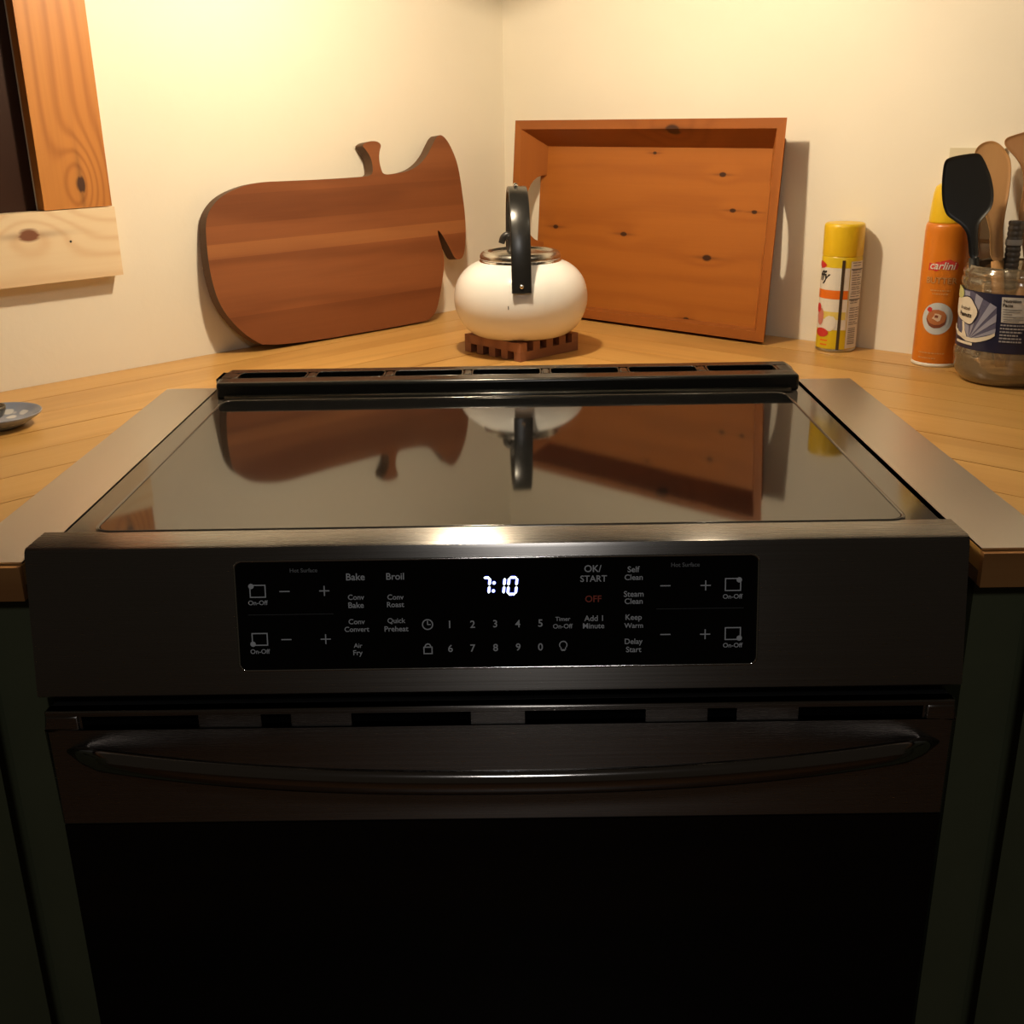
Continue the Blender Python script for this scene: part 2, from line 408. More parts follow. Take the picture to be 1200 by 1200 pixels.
# ================================================================== BASE CABINETS
def cabinet(lab, sgn, P0, d, n, x_in):
    root = thing('base_cabinet', lab, 'cabinet', (P0[0], P0[1]+.15, 0))
    # body against the wall: polygon between range side and end
    if sgn < 0: q = [(x_in, .030), (P0[0]+.002, .030), endp(DL, NL, 1.9, offL-.025), endp(DL, NL, 1.9, .004), (x_in, c0.y+(x_in-c0.x)*1.033-.01)]
    else: q = [(x_in, .030), (x_in, c0.y-(x_in-c0.x)*.925-.01), endp(DR, NR, 1.9, .004), endp(DR, NR, 1.9, offR-.025), (P0[0]-.002, .030)]
    bm = B(); prism(bm, q, lambda x, y: Vector((x, y, .0)), lambda x, y: Vector((x, y, ZC-TH-.001)))
    obj('carcass', bm, 'green', root)
    # face filler stile beside the range
    xs = sorted((x_in, P0[0])); obj('stile', bx(xs[0], xs[1], .012, .0295, .02, ZC-TH-.001), 'green', root, bevel=.001)
    # angled doors with frame + recessed panel
    o = Vector((P0[0], .018, 0)); nn = n
    for k in range(2):
        s0 = .02+k*.46; Mx = Matrix.Translation(o + d*s0 - nn*0.004) @ basis(d, nn, Vector((0, 0, 1))).to_4x4()
        bm = B(); Wd, Z0, Z1, t_ = .44, .12, .845, .02
        for a in ((0, .06, Z0, Z1), (Wd-.06, Wd, Z0, Z1), (.06, Wd-.06, Z0, Z0+.06), (.06, Wd-.06, Z1-.06, Z1)): box(bm, a[0], a[1], 0, t_, a[2], a[3], Mx)
        dr_ = obj('door', bm, 'green', root)
        obj('door_panel', box(B(), .06, Wd-.06, 0, .010, Z0+.06, Z1-.06, Mx), 'green', dr_)
        kb = lathe(B(), [(.006, 0), (.006, .012), (.014, .018), (.012, .026), (0, .028)], seg=16); kb.transform(Mx @ Matrix.Translation((Wd-.03, t_, .70)) @ Matrix.Rotation(math.radians(-90), 4, 'X'))
        obj('knob', kb, 'dark_side', dr_, smooth=True)
cabinet('dark green base cabinet under the counter by the window', -1, (-.428, 0), DL, NL, -.3885)
cabinet('dark green base cabinet under the counter by the jar of utensils', 1, (.438, 0), DR, NR, .3945)

# ================================================================== RANGE
rg = thing('range', 'stainless slide-in electric range with black glass cooktop and front controls', 'range', (0, .25, 0))
HB = .914; PT, PB = (0.0, HB), (-.0211, HB-.1249)
ev = Vector((0, PB[0]-PT[0], PB[1]-PT[1])); PH = ev.length; ev.normalize(); pn = Vector((0, ev.z, -ev.y)); pn = pn if pn.y < 0 else -pn
obj('body', bx(-.374, .374, .022, .588, .03, .8945), 'dark_side', rg)
for sx in (-.33, .30):
    for sy in (.08, .5): obj('foot', lathe(B(), [(.015, 0), (.018, .006), (.010, .012), (.010, .031)], sx+.015, sy, 0, 16), 'dark_side', rg, smooth=True)
# control panel
prof = [(.0420, .9132), (.0420, .9120), (.0395, .9118), (.0395, .885), (.024, .885), (.024, PB[1]+.004), (PB[0]+.004, PB[1]), (PB[0], PB[1]+.003), (PT[0]-.0005, HB-.004), (PT[0]+.0012, HB-.001), (PT[0]+.004, HB)]
bm = prism(B(), prof, lambda y, z: Vector((-.3805, y, z)), lambda y, z: Vector((.3805, y, z)))
cp = obj('control_panel', bm, 'steel_bar', rg, auto=40)
# display
def pan(u, v, off=.0):
    p = onplane(u, v, (0, PT[0], PT[1]), pn); return p.x, (p-Vector((0, PT[0], PT[1]))).dot(ev)
def panp(x, b, off): return Vector((x, PT[0], PT[1])) + ev*b + pn*off
bm = prism(B(), rrect(-.2112, .2112, .0122, .1036, .006), lambda x, b: panp(x, b, -.001), lambda x, b: panp(x, b, .0010))
obj('display_glass', bm, 'display', cp)
path = [panp(x, b, .0008) for x, b in rrect(-.2115, .2115, .0119, .1039, .006)]
obj('display_bezel', sweep(B(), path, circ(.0010, 6), up=pn, closed=True), 'chrome', cp, smooth=True)
PRINT = [('Hot Surface', 356, 668, 32), ('On-Off', 302.8, 706, 23), ('On-Off', 305.4, 763, 23), ('Bake', 416.7, 675.6, 21.7), ('Broil', 463.2, 675, 20.7),
 ('Conv', 417.5, 699.4, 19), ('Bake', 417.5, 708.7, 18), ('Conv', 463.7, 699.2, 19), ('Roast', 463.7, 708, 20), ('Conv', 418.3, 728, 19), ('Convert', 418.5, 736.9, 29),
 ('Quick', 464.8, 727.3, 21), ('Preheat', 464.8, 736.4, 28), ('Air', 419.8, 756, 10), ('Fry', 419.8, 765.3, 11),
 ('Timer', 659.5, 724.8, 17.5), ('On-Off', 659.5, 733.3, 23), ('OK/', 694.7, 665.9, 20), ('START', 695.5, 677.6, 31), ('Add 1', 695.5, 724, 22), ('Minute', 695.5, 732.8, 25),
 ('Self', 742.4, 666.7, 14), ('Clean', 742.4, 676, 21), ('Steam', 742.4, 695.5, 23), ('Clean', 742.4, 704, 21), ('Keep', 742.4, 723.7, 19), ('Warm', 742.4, 732.5, 22), ('Delay', 742.4, 752, 21), ('Start', 742.4, 760.5, 18),
 ('Hot Surface', 803, 661.3, 33), ('On-Off', 858.4, 698.4, 23), ('On-Off', 858.4, 755.5, 23)]
DIG = [('1', 527, 731.2), ('2', 553.9, 731), ('3', 580.3, 730.4), ('4', 606.7, 730.3), ('5', 633.2, 729.7), ('6', 528, 759.3), ('7', 554.2, 759), ('8', 580.8, 758.3), ('9', 607.3, 757.7), ('0', 633.3, 757.5)]
PX = .76/1107.5*1.0                          # metres per pixel on the panel (about)
OFF = .00125
bm = B(); bold = B(); PXM = (pan(700, 720)[0]-pan(500, 720)[0])/200
for s, u, v, wpx in PRINT:
    cx_, cb = pan(u, v); vs, fs = text2d(s, width=wpx*PXM, bold=.012)
    b1 = B(); add2d(b1, vs, fs, lambda x, y: panp(cx_+x, cb-y, OFF)); obj('button_legend', b1, 'print_dim' if s == 'Hot Surface' else 'print', cp)
for s, u, v in DIG:
    cx_, cb = pan(u, v); vs, fs = text2d(s, height=8.8*PXM*1.02, bold=.012); b1 = B(); add2d(b1, vs, fs, lambda x, y: panp(cx_+x, cb-y, OFF)); obj('number_legend', b1, 'print', cp)
def frame2d(bm, cx_, cb, w, h, t):
    for x0, x1, y0, y1 in ((-w, w, -h, -h+t), (-w, w, h-t, h), (-w, -w+t, -h+t, h-t), (w-t, w, -h+t, h-t)):
        poly(bm, [(x0, y0), (x1, y0), (x1, y1), (x0, y1)], lambda x, y: panp(cx_+x, cb+y, OFF))
def ring2d(bm, cx_, cb, r, t, a0=0, a1=360, n=24, sy=1):
    for i in range(n):
        a = math.radians(a0+(a1-a0)*i/n); b = math.radians(a0+(a1-a0)*(i+1)/n)
        poly(bm, [(r*math.cos(a), sy*r*math.sin(a)), (r*math.cos(b), sy*r*math.sin(b)), ((r-t)*math.cos(b), sy*(r-t)*math.sin(b)), ((r-t)*math.cos(a), sy*(r-t)*math.sin(a))], lambda x, y: panp(cx_+x, cb+y, OFF))
def rect2d(bm, cx_, cb, w, h): poly(bm, [(-w, -h), (w, -h), (w, h), (-w, h)], lambda x, y: panp(cx_+x, cb+y, OFF))
def disc2d(bm, cx_, cb, r, off=OFF): poly(bm, [(r*math.cos(a*math.pi/8), r*math.sin(a*math.pi/8)) for a in range(16)], lambda x, y: panp(cx_+x, cb+y, off))
tt = 1.3*PXM
for (u, v, du, dv) in ((302.3, 692.5, 294.5, 686.8), (304.9, 748.8, 297, 754.4), (858.7, 684.5, 866, 679), (858.4, 741.9, 865.9, 747.2)):
    cx_, cb = pan(u, v); frame2d(bm, cx_, cb, 9.5*PXM, 7.8*PXM, tt); a, b = pan(du, dv); disc2d(bm, a, b, 3.2*PXM, OFF+.00005)
for (u, v) in ((333.8, 692.7), (336, 749), (779.5, 686), (779.5, 743)): a, b = pan(u, v); rect2d(bm, a, b, 6*PXM, .65*PXM)
for (u, v) in ((380.3, 692), (382, 748.5), (826.7, 685.6), (826, 742.7)):
    a, b = pan(u, v); rect2d(bm, a, b, 6*PXM, .65*PXM); rect2d(bm, a, b, .65*PXM, 6*PXM)
a, b = pan(501.2, 731.4); ring2d(bm, a, b, 6.6*PXM, tt); rect2d(bm, a, b-2*PXM, .6*PXM, 2.5*PXM); rect2d(bm, a+1.7*PXM, b, 2*PXM, .6*PXM)
a, b = pan(501.7, 760.5); frame2d(bm, a, b+1.2*PXM, 5.4*PXM, 4.6*PXM, tt); ring2d(bm, a, b-3*PXM, 4*PXM, tt, 180, 360, 12, 1.1)
a, b = pan(660, 756); ring2d(bm, a, b-.8*PXM, 5*PXM, tt, 140, 400, 18); rect2d(bm, a, b+5.5*PXM, 2.2*PXM, 1.0*PXM); rect2d(bm, a-2.6*PXM, b+3.6*PXM, .6*PXM, 1.4*PXM); rect2d(bm, a+2.6*PXM, b+3.6*PXM, .6*PXM, 1.4*PXM)
tag(obj('button_symbols', bm, 'print', cp), kind='stuff')
for (u0, u1, v) in ((291, 391, 719.6), (769, 871, 712.5)):
    a, b = pan((u0+u1)/2, v); rect2d(bold, a, b, (u1-u0)/2*PXM, .35*PXM)
tag(obj('divider_lines', bold, emis('divider_ink', (.8, .82, .85), .003, (.04, .04, .04)), cp), kind='stuff')
bm = B(); a, b = pan(695.2, 701.3); vs, fs = text2d('OFF', width=19*PXM, bold=.012); add2d(bm, vs, fs, lambda x, y: panp(a+x, b-y, OFF)); obj('off_lettering', bm, 'print_red', cp)
# seven-segment clock  7:10
def seg7(bm, cx_, cb, w, h, segs, t, off):
    sk = -.10
    S7 = {'a': ((-w, -h), (w, -h)), 'b': ((w, -h), (w, 0)), 'c': ((w, 0), (w, h)), 'd': ((-w, h), (w, h)), 'e': ((-w, 0), (-w, h)), 'f': ((-w, -h), (-w, 0)), 'g': ((-w, 0), (w, 0))}
    for s in segs:
        (x0, y0), (x1, y1) = S7[s]; d = Vector((x1-x0, y1-y0)); L = d.length; d /= L; n = Vector((-d.y, d.x)); g = .04*L
        c = [Vector((x0, y0))+d*g, Vector((x1, y1))-d*g]
        pts = [c[0], c[0]+d*t+n*t, c[1]-d*t+n*t, c[1], c[1]-d*t-n*t, c[0]+d*t-n*t]
        poly(bm, [(p.x+sk*p.y, p.y) for p in pts], lambda x, y: panp(cx_+x, cb+y, off))
for nm, mt, t_, off in (('clock_halo', 'led_halo', 2.3*PXM, OFF-.00003), ('clock_digits', 'led', 1.45*PXM, OFF+.00008)):  # first pass: wider blue copy that paints the halo behind the digits
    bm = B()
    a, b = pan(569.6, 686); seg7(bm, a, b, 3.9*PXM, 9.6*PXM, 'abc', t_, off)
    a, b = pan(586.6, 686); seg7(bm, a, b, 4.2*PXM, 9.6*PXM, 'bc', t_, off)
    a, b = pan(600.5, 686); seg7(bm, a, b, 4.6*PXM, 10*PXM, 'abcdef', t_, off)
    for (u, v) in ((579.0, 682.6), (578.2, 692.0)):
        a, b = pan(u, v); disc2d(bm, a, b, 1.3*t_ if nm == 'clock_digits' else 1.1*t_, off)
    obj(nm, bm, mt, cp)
# cooktop
dk = obj('cooktop', bx(-.3640, .3725, .0405, .586, .8955, .9115), 'frame_black', rg, bevel=.003, seg=3)
GX0, GX1, GY0, GY1 = -.3375, .3425, .0440, .489
bm = prism(B(), rrect(GX0, GX1, GY0, GY1, .012), lambda x, y: Vector((x, y, .9105)), lambda x, y: Vector((x, y, .9135)))
obj('glass_panel', bm, 'glass_black', dk, bevel=.0006, seg=1)
path = [Vector((x, y, .9125)) for x, y in rrect(GX0-.0022, GX1+.0022, GY0-.0022, GY1+.0022, .014)]
obj('glass_bead', sweep(B(), path, circ(.0018, 8), closed=True), 'frame_black', dk, smooth=True)
# rear vent with seven slots
VX0, VX1, VY0, VY1, VZ0, VZ1 = -.352, .3655, .5045, .584, .9113, .9322
bm = B(); SY0, SY1 = VY0+.026, VY1-.022
n7 = 7; x_a, x_b = VX0+.020, VX1-.022; pit = (x_b-x_a+.0135)/n7; sl = [(x_a+i*pit, x_a+i*pit+pit-.0135) for i in range(n7)]
box(bm, VX0, VX1, VY0, SY0, VZ0, VZ1); box(bm, VX0, VX1, SY1, VY1, VZ0, VZ1)
xs = [VX0]+[x for s in sl for x in s]+[VX1]
for i in range(0, len(xs), 2): box(bm, xs[i], xs[i+1], SY0, SY1, VZ0, VZ1)
bmesh.ops.remove_doubles(bm, verts=bm.verts, dist=1e-6)
inner = [f for f in bm.faces if abs(f.normal.z) < .5 and all(VX0+1e-4 < v.co.x < VX1-1e-4 or True for v in f.verts)]
# drop coincident internal walls
from collections import defaultdict
dd = defaultdict(list)
for f in bm.faces: dd[tuple(sorted(v.index for v in f.verts))].append(f)
bm.verts.index_update(); dd = defaultdict(list)
for f in bm.faces: dd[tuple(sorted(v.index for v in f.verts))].append(f)
bmesh.ops.delete(bm, geom=[f for k in dd.values() if len(k) > 1 for f in k], context='FACES')
rv = obj('rear_vent', bm, 'enamel_black', rg, auto=35)
md = rv.modifiers.new('bevel', 'BEVEL'); md.width = .0042; md.segments = 3; md.limit_method = 'ANGLE'; md.angle_limit = math.radians(50)
for a, b in sl:
    bm = prism(B(), rrect(a+.0005, b-.0005, SY0+.0005, SY1-.0005, .004), lambda x, y: Vector((x, y, VZ0)), lambda x, y: Vector((x, y, VZ0+.006)))
    obj('slot', bm, 'void', rv)
    pth = [Vector((x, y, VZ1-.0008)) for x, y in rrect(a-.0004, b+.0004, SY0-.0004, SY1+.0004, .006, 4)]
    obj('slot_rim', sweep(B(), pth, circ(.0011, 6), closed=True), 'enamel_black', rv, smooth=True)
obj('vent_lip', sweep(B(), [Vector((VX0+.012, VY0-.006, .9135)), Vector((VX1-.012, VY0-.006, .9135))], circ(.0045, 10)), 'enamel_black', rg, smooth=True)
# oven door
DY = -.0211; DZ0, DZ1 = .667, .7775
slots = [(-.3483, -.2506), (-.1985, -.1734), (-.1231, -.0234), (.0215, .1221), (.1734, .1978), (.2489, .3521)]
SZ0, SZ1 = .7625, .7712
dr = obj('oven_door', bx(-.376, .376, DY+.012, .0205, .245, .7765), 'dark_side', rg)
bm = B(); DF = DY+.0125
box(bm, -.378, .378, DY, DF, DZ0, SZ0-.003); box(bm, -.378, .378, DY, DF, SZ1+.0015, DZ1)
box(bm, -.378, slots[0][0]-.002, DY, DF, SZ0-.003, SZ1+.0015); box(bm, slots[-1][1]+.002, .378, DY, DF, SZ0-.003, SZ1+.0015)
bmesh.ops.remove_doubles(bm, verts=bm.verts, dist=1e-6); bm.verts.index_update(); dd = defaultdict(list)
for f in bm.faces: dd[tuple(sorted(v.index for v in f.verts))].append(f)
bmesh.ops.delete(bm, geom=[f for k in dd.values() if len(k) > 1 for f in k], context='FACES')
fp = obj('door_front_plate', bm, 'steel_door', dr, auto=35)
md = fp.modifiers.new('bevel', 'BEVEL'); md.width = .0016; md.segments = 2; md.limit_method = 'ANGLE'; md.angle_limit = math.radians(50)
ends = [slots[0][0]-.002]+[x for s in slots for x in s]+[slots[-1][1]+.002]
for i in range(0, len(ends), 2): obj('vent_bar', bx(ends[i], ends[i+1], DY+.0022, DF, SZ0-.003, SZ1+.0015), 'steel_door', dr)
for a, b in slots:
    obj('vent_slot', bx(a, b, DY+.009, DF, SZ0-.003, SZ1+.0015), 'void', dr)
obj('door_window', bx(-.3775, .3775, DY+.001, DF, .245, DZ0-.0012), 'door_glass', dr, bevel=.001)
obj('storage_drawer', bx(-.3775, .3775, DY+.001, .0205, .06, .236), 'steel_door', rg, bevel=.003)
# bowed handle, its ends running into the door
N = 48; path = []; sc = []
for i in range(N+1):
    u = -1+2*i/N; x = .002+.364*u; bow = .047*(1-abs(u)**2.3)
    e = min(1, (1-abs(u))/.09); e = math.sin(e*math.pi/2)
    path.append(Vector((x, DY+.003-.008*e-bow, .7385-.001*u))); sc.append((.6+.4*e, .30+.70*e))
hs = [(.0068*math.cos(a), .0110*math.sin(a)) for a in [2*math.pi*k/18 for k in range(18)]]
obj('door_handle', sweep(B(), path, hs, scales=sc), 'polished', dr, smooth=True)

# ================================================================== RANGE HOOD (unseen source of the light, above the frame)
hd = thing('unseen_hood', 'unseen steel corner range hood with two bulbs above the range', 'range hood', (0, .6, 1.55))
bm = B(); q = [(-.39, .14), (.39, .14), (.39, C0.y-(.39-C0.x)*.925-.003), (C0.x, C0.y-.004), (-.39, C0.y-(C0.x+.39)*1.033-.003)]
prism(bm, q, lambda x, y: Vector((x, y, 1.655)), lambda x, y: Vector((x, y, 1.80)))
obj('canopy', bm, 'steel_door', hd)
bm = B(); box(bm, -.39, -.375, .14, .80, 1.525, 1.655); box(bm, .375, .39, .14, .80, 1.525, 1.655); box(bm, -.375, .375, .14, .155, 1.50, 1.655); box(bm, -.375, .375, .785, .80, 1.543, 1.655)
obj('skirt', bm, 'steel_door', hd)
for (loc, pw, rad) in BULBS: obj('bulb', lathe(B(), [(.012, .050), (.012, .034), (.018, .028), (.016, .024), (0, .0235)], loc[0], loc[1], loc[2], 20), emis('bulb_glow', (1, .8, .5), 4), hd, smooth=True)

# ================================================================== WHALE CUTTING BOARD
def crop_px(pts, ox, oy, k): return [(ox+x/k, oy+y/k) for x, y in pts]
WH = [(370,880),(290,842),(222,778),(180,715),(155,640),(140,560),(132,480),(130,410),(145,365),(185,318),(250,285),(320,265),(450,260),(560,255),(700,246),(748,241),
 (748,200),(738,168),(722,145),(708,130),(722,118),(745,112),(768,115),(780,128),(773,150),(771,180),(778,215),(788,238),
 (830,234),(880,225),(920,202),(950,166),(970,124),(984,97),(1000,88),(1020,105),(1040,140),(1060,190),(1072,250),(1080,310),(1088,370),(1093,440),(1090,510),(1082,543),(1068,552),(1052,548),
 (1036,515),(1016,478),(1000,452),(988,440),(990,462),(1000,492),(1010,530),(1013,570),(1006,630),(996,690),(985,738),(968,766),(940,782)]
WH = crop_px(WH, 200, 130, 3.158)
pBL = onz(317, 408.7, ZC); pBR = onz(497.6, 377.6, ZC)
def todist(p, n, d): return p + n*(d-(p-C0).dot(n))
pBL = todist(pBL, NL, .049); pBR = todist(pBR, NL, .059)
eu = (pBR-pBL); eu.z = 0; eu.normalize(); nf = Vector((-eu.y, eu.x, 0)); nf = nf if nf.dot(NL) > 0 else -nf
ph_ = math.radians(6.3); evv = Vector((0, 0, 1))*math.cos(ph_) - nf*math.sin(ph_); ew = eu.cross(evv); ew = ew if ew.dot(NL) > 0 else -ew
rotb = basis(eu, evv, ew)
org = (pBL+pBR)/2; org.z = ZC
M['whale'] = wood('whale_board_wood', (.255, .088, .030), (.135, .040, .014), freq=70, rand=False, ring=.42, rough=.42, spec=.35,
  bands=([(0, .80, .95), (.19, 1.0, 1), (.475, 1.3, 1.12), (.545, 1.0, 1), (.63, .86, .97), (.77, 1.02, 1)], 0.0, 1/.30))
wb = thing('cutting_board', 'whale shaped dark brown wooden cutting board leaning on the wall beside window', 'cutting board', org, rotb)
loc2 = []
for (u, v) in WH:
    q = onplane(u, v, org, ew); d = q-org; loc2.append([d.dot(eu), d.dot(evv)])
for q in loc2: q[1] = max(q[1], .0008)
def chaikin(pts, n=1):
    for _ in range(n):
        o = []
        for i in range(len(pts)):
            a, b = pts[i], pts[(i+1) % len(pts)]
            o += [(a[0]*.75+b[0]*.25, a[1]*.75+b[1]*.25), (a[0]*.25+b[0]*.75, a[1]*.25+b[1]*.75)]
        pts = o
    return pts
loc2 = chaikin([tuple(q) for q in loc2], 2)
lo_v = min(q[1] for q in loc2); loc2 = [(x, y-lo_v+.0006+.020*math.sin(ph_)) for x, y in loc2]
bm = prism(B(), loc2, lambda x, y: Vector((x, y, -.0205)), lambda x, y: Vector((x, y, 0)))
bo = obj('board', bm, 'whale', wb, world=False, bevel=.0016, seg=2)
bo.data.materials.append(plain('board_edge_shade', (.115, .062, .034), .6, 0, .25))  # darker side faces: end grain plus shade put into the colour
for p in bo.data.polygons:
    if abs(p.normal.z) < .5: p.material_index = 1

# ================================================================== SERVING TRAY
TD, TT, TB = .042, .0145, .0085
TIL, TIT = .0275, .0255                      # flare of the ends and of the top board; the bottom board is square
th = math.radians(5.0); DB = .0775
e_u = DR.copy(); e_v = Vector((0, 0, 1))*math.cos(th) - NR*math.sin(th); e_w = NR*math.cos(th) + Vector((0, 0, 1))*math.sin(th)
rim0 = C0 + NR*DB + Vector((0, 0, ZC+.0006+TD*math.sin(th)+TB*math.sin(th)))
def rimuv(u, v): q = onplane(u, v, rim0, e_w)-rim0; return q.dot(e_u), q.dot(e_v)
uTL, vTL = rimuv(604, 141); uTR, vTR = rimuv(921.5, 138); uBR, vBR = rimuv(895.5, 402)
TW = (uTR+uBR)/2-uTL; THH = (vTL+vTR)/2
torg = rim0 + e_u*uTL - e_w*TD
TKN = []
for (x, y, r) in ((225, 491, .0048), (476, 519, .0052), (843, 299, .0048), (784, 607, .0068), (707, 833, .0042), (683, 868, .0062), (592, 219, .0030), (880, 432, .0045), (960, 438, .004)):
    q = onplane(580+x/3.158, 110+y/3.158, rim0-e_w*TD, e_w)-torg; TKN.append((q.dot(e_u), q.dot(e_v), r))
M['tray'] = wood('tray_pine', (.39, .128, .020), (.235, .065, .009), freq=120, rand=False, ring=.26, rough=.40, spec=.35, warp=3.5, kcol=(.045, .014, .006),
  knots=TKN)
M['tray_side'] = wood('tray_side_pine', (.31, .095, .018), (.19, .052, .009), freq=120, rand=True, ring=.3, rough=.40, spec=.35, knots=[(.33, .305, .010)], kcol=(.05, .016, .007), tone=.06)
M['tray_end'] = wood('tray_end_pine', (.35, .110, .019), (.21, .058, .009), rot=(0, 0, math.radians(90)), freq=120, rand=True, ring=.35, rough=.40, spec=.35, tone=.06)
tr = thing('serving_tray', 'orange pine serving tray with handle holes stood against the wall', 'tray', torg, basis(e_u, e_v, e_w))
def lim(w, e):                                # u0, u1, v0, v1 of the layer at height w, e inside the outer face
    f = 1-w/TD; return TIL*f+e, TW-TIL*f-e, e, THH-TIT*f-e
l0 = lim(0, 0)
obj('base_panel', bx(l0[0], l0[1], l0[2], l0[3], -TB, 0), 'tray', tr, world=False, bevel=.001)
def side(kind):
    bm = B(); loops = []
    for e in (0, TT):
        a, b = lim(0, e), lim(TD, e)
        if kind in 'tb':
            k = 3 if kind == 't' else 2
            L = [(a[0], a[k], 0), (a[1], a[k], 0), (b[1], b[k], TD), (b[0], b[k], TD)]
        else:
            k = 0 if kind == 'l' else 1
            L = [(a[k], a[2], 0)]
            h0, h1, hw, n = .118, .232, .030, 14
            for j in range(n+1):
                t_ = math.pi*j/n; c = -math.cos(t_); s_ = math.sin(t_)
                v = (h0+h1)/2+(h1-h0)/2*(abs(c)**.8)*(1 if c > 0 else -1); w = hw*s_**.85 if 0 < j < n else 0
                L.append((a[k]+(b[k]-a[k])*w/TD, v, w))
            L += [(a[k], a[3], 0), (b[k], b[3], TD), (b[k], b[2], TD)]
        loops.append([bm.verts.new(p) for p in L])
    a, b = loops; bm.faces.new(a); bm.faces.new(b[::-1])
    for i in range(len(a)): j = (i+1) % len(a); bm.faces.new([a[i], b[i], b[j], a[j]])
    obj('side_board' if kind in 'tb' else 'end_board', bm, 'tray_side' if kind in 'tb' else 'tray_end', tr, world=False, bevel=.0030, seg=3)
for k in 'tblr': side(k)

# ================================================================== CYLINDER PRINT HELPERS
def wrapper(cx, cy, r, dphi=0):
    phi0 = math.atan2(CAM.y-cy, CAM.x-cx)+dphi
    return lambda x, z, o=.00025: Vector((cx+(r+o)*math.cos(phi0+x/r), cy+(r+o)*math.sin(phi0+x/r), z))
def patch(wr, x0, x1, z0, z1, off=.00025, nx=None):
    bm = B(); nx = nx or max(2, int(abs(x1-x0)/.004)+1); nz = 2
    g = [[bm.verts.new(wr(x0+(x1-x0)*i/nx, z0+(z1-z0)*j/nz, off)) for i in range(nx+1)] for j in range(nz+1)]
    for j in range(nz):
        for i in range(nx): bm.faces.new([g[j][i], g[j][i+1], g[j+1][i+1], g[j+1][i]])
    return bm
def blob(bm, wr, cx, cz, pts, off):
    c = bm.verts.new(wr(cx, cz, off)); rings = []
    for k in (.25, .5, .75, 1): rings.append([bm.verts.new(wr(cx+x*k, cz+y*k, off)) for x, y in pts])
    n = len(pts)
    for i in range(n): bm.faces.new([c, rings[0][i], rings[0][(i+1) % n]])
    for a, b in zip(rings, rings[1:]):
        for i in range(n): bm.faces.new([a[i], b[i], b[(i+1) % n], a[(i+1) % n]])
    return bm
def ell(rx, ry, n=24, wob=0, seed=1):
    rr = random.Random(seed); return [(rx*math.cos(2*math.pi*i/n)*(1+wob*rr.uniform(-1, 1)), ry*math.sin(2*math.pi*i/n)*(1+wob*rr.uniform(-1, 1))) for i in range(n)]
def ctext(bm, wr, s, cx, cz, width=None, height=None, off=.0005, shear=0, bold=0, arch=0):
    vs, fs = text2d(s, width, height, shear, bold); w2 = max(abs(vs[:, 0]))
    add2d(bm, vs, fs, lambda x, y: wr(cx+x, cz+y+arch*(1-(x/w2)**2), off))
# ================================================================== TRIVET + KETTLE
KC = Vector((.0262, .822, 0)); TZ = .026
rt = Matrix.Rotation(math.radians(43.5), 3, 'Z')
tv = thing('trivet', 'square reddish wooden trivet of crossed slats under the kettle', 'trivet', (KC.x, KC.y, ZC+.0005), rt)
M['trivet'] = wood('trivet_wood', (.28, .115, .058), (.17, .06, .03), freq=200, rough=.5, tone=.1)
hs_ = .060; nb = 5; wbar = .0135; gap = (2*hs_-nb*wbar)/(nb-1)
for k in range(nb):
    a = -hs_+k*(wbar+gap)
    obj('slat', bx(a, a+wbar, -hs_, hs_, TZ/2, TZ), 'trivet', tv, world=False, bevel=.0008, seg=1)
    obj('slat', bx(-hs_, hs_, a, a+wbar, 0, TZ/2+.0004), 'trivet', tv, world=False, bevel=.0008, seg=1)
KZ = ZC+TZ+.0008
kt = thing('kettle', 'squat white enamel kettle with black arched handle on trivet', 'kettle', (KC.x, KC.y, KZ))
t = NT('white_enamel'); nz = t.noise(t.coord(), 9, 3)
tc = t.n('ShaderNodeTexCoord'); sp = t.n('ShaderNodeSeparateXYZ'); t.l(tc.outputs['Object'], sp.inputs[0])
st_ = t.math('MULTIPLY', t.math('SUBTRACT', 1.0, t.math('DIVIDE', sp.outputs[2], .03), clamp=True), t.math('MULTIPLY', nz, .8))
t.set(Base_Color=t.mix(st_, C(.88, .87, .845), C(.66, .54, .33)), Roughness=.22); M['enamel'] = t.m
M['handle_black'] = brushed('black_handle', (.014, .0135, .0125), .24, (600, 3, 3), (0, .2, 1), .3)
M['handle_black'].node_tree.nodes['Principled BSDF'].inputs['Metallic'].default_value = .0
M['knob_black'] = plain('black_plastic', (.02, .018, .016), .35)
prof = [(0, 0), (.060, 0), (.070, .002), (.082, .011), (.0905, .023), (.0965, .038), (.0985, .053), (.0968, .068), (.0915, .082), (.083, .093), (.072, .1015), (.060, .1065), (.0585, .1068)]
def smooth_prof(prof, n=3):
    pts = [Vector((a, b, 0)) for a, b in prof]; return [(max(p.x, 0), p.y) for p in smooth_path(pts, n)]
bm = lathe(B(), [(0, 0)]+smooth_prof(prof[1:]), KC.x, KC.y, KZ, 72); obj('body', bm, 'enamel', kt, auto=50)
obj('collar_ring', lathe(B(), [(.0560, .103), (.0595, .1045), (.0600, .1075), (.0585, .1095), (.056, .1095)], KC.x, KC.y, KZ, 64, cap=False), 'chrome', kt, smooth=True)
M['lid_steel'] = plain('lid_steel', (.55, .52, .47), .27, 1)
lid = obj('lid', lathe(B(), smooth_prof([(.0575, .1085), (.0590, .1115), (.0585, .116), (.055, .120), (.049, .1215), (.045, .1195), (.040, .118), (.02, .1205), (.0, .1215)]), KC.x, KC.y, KZ, 64), 'lid_steel', kt, smooth=True)
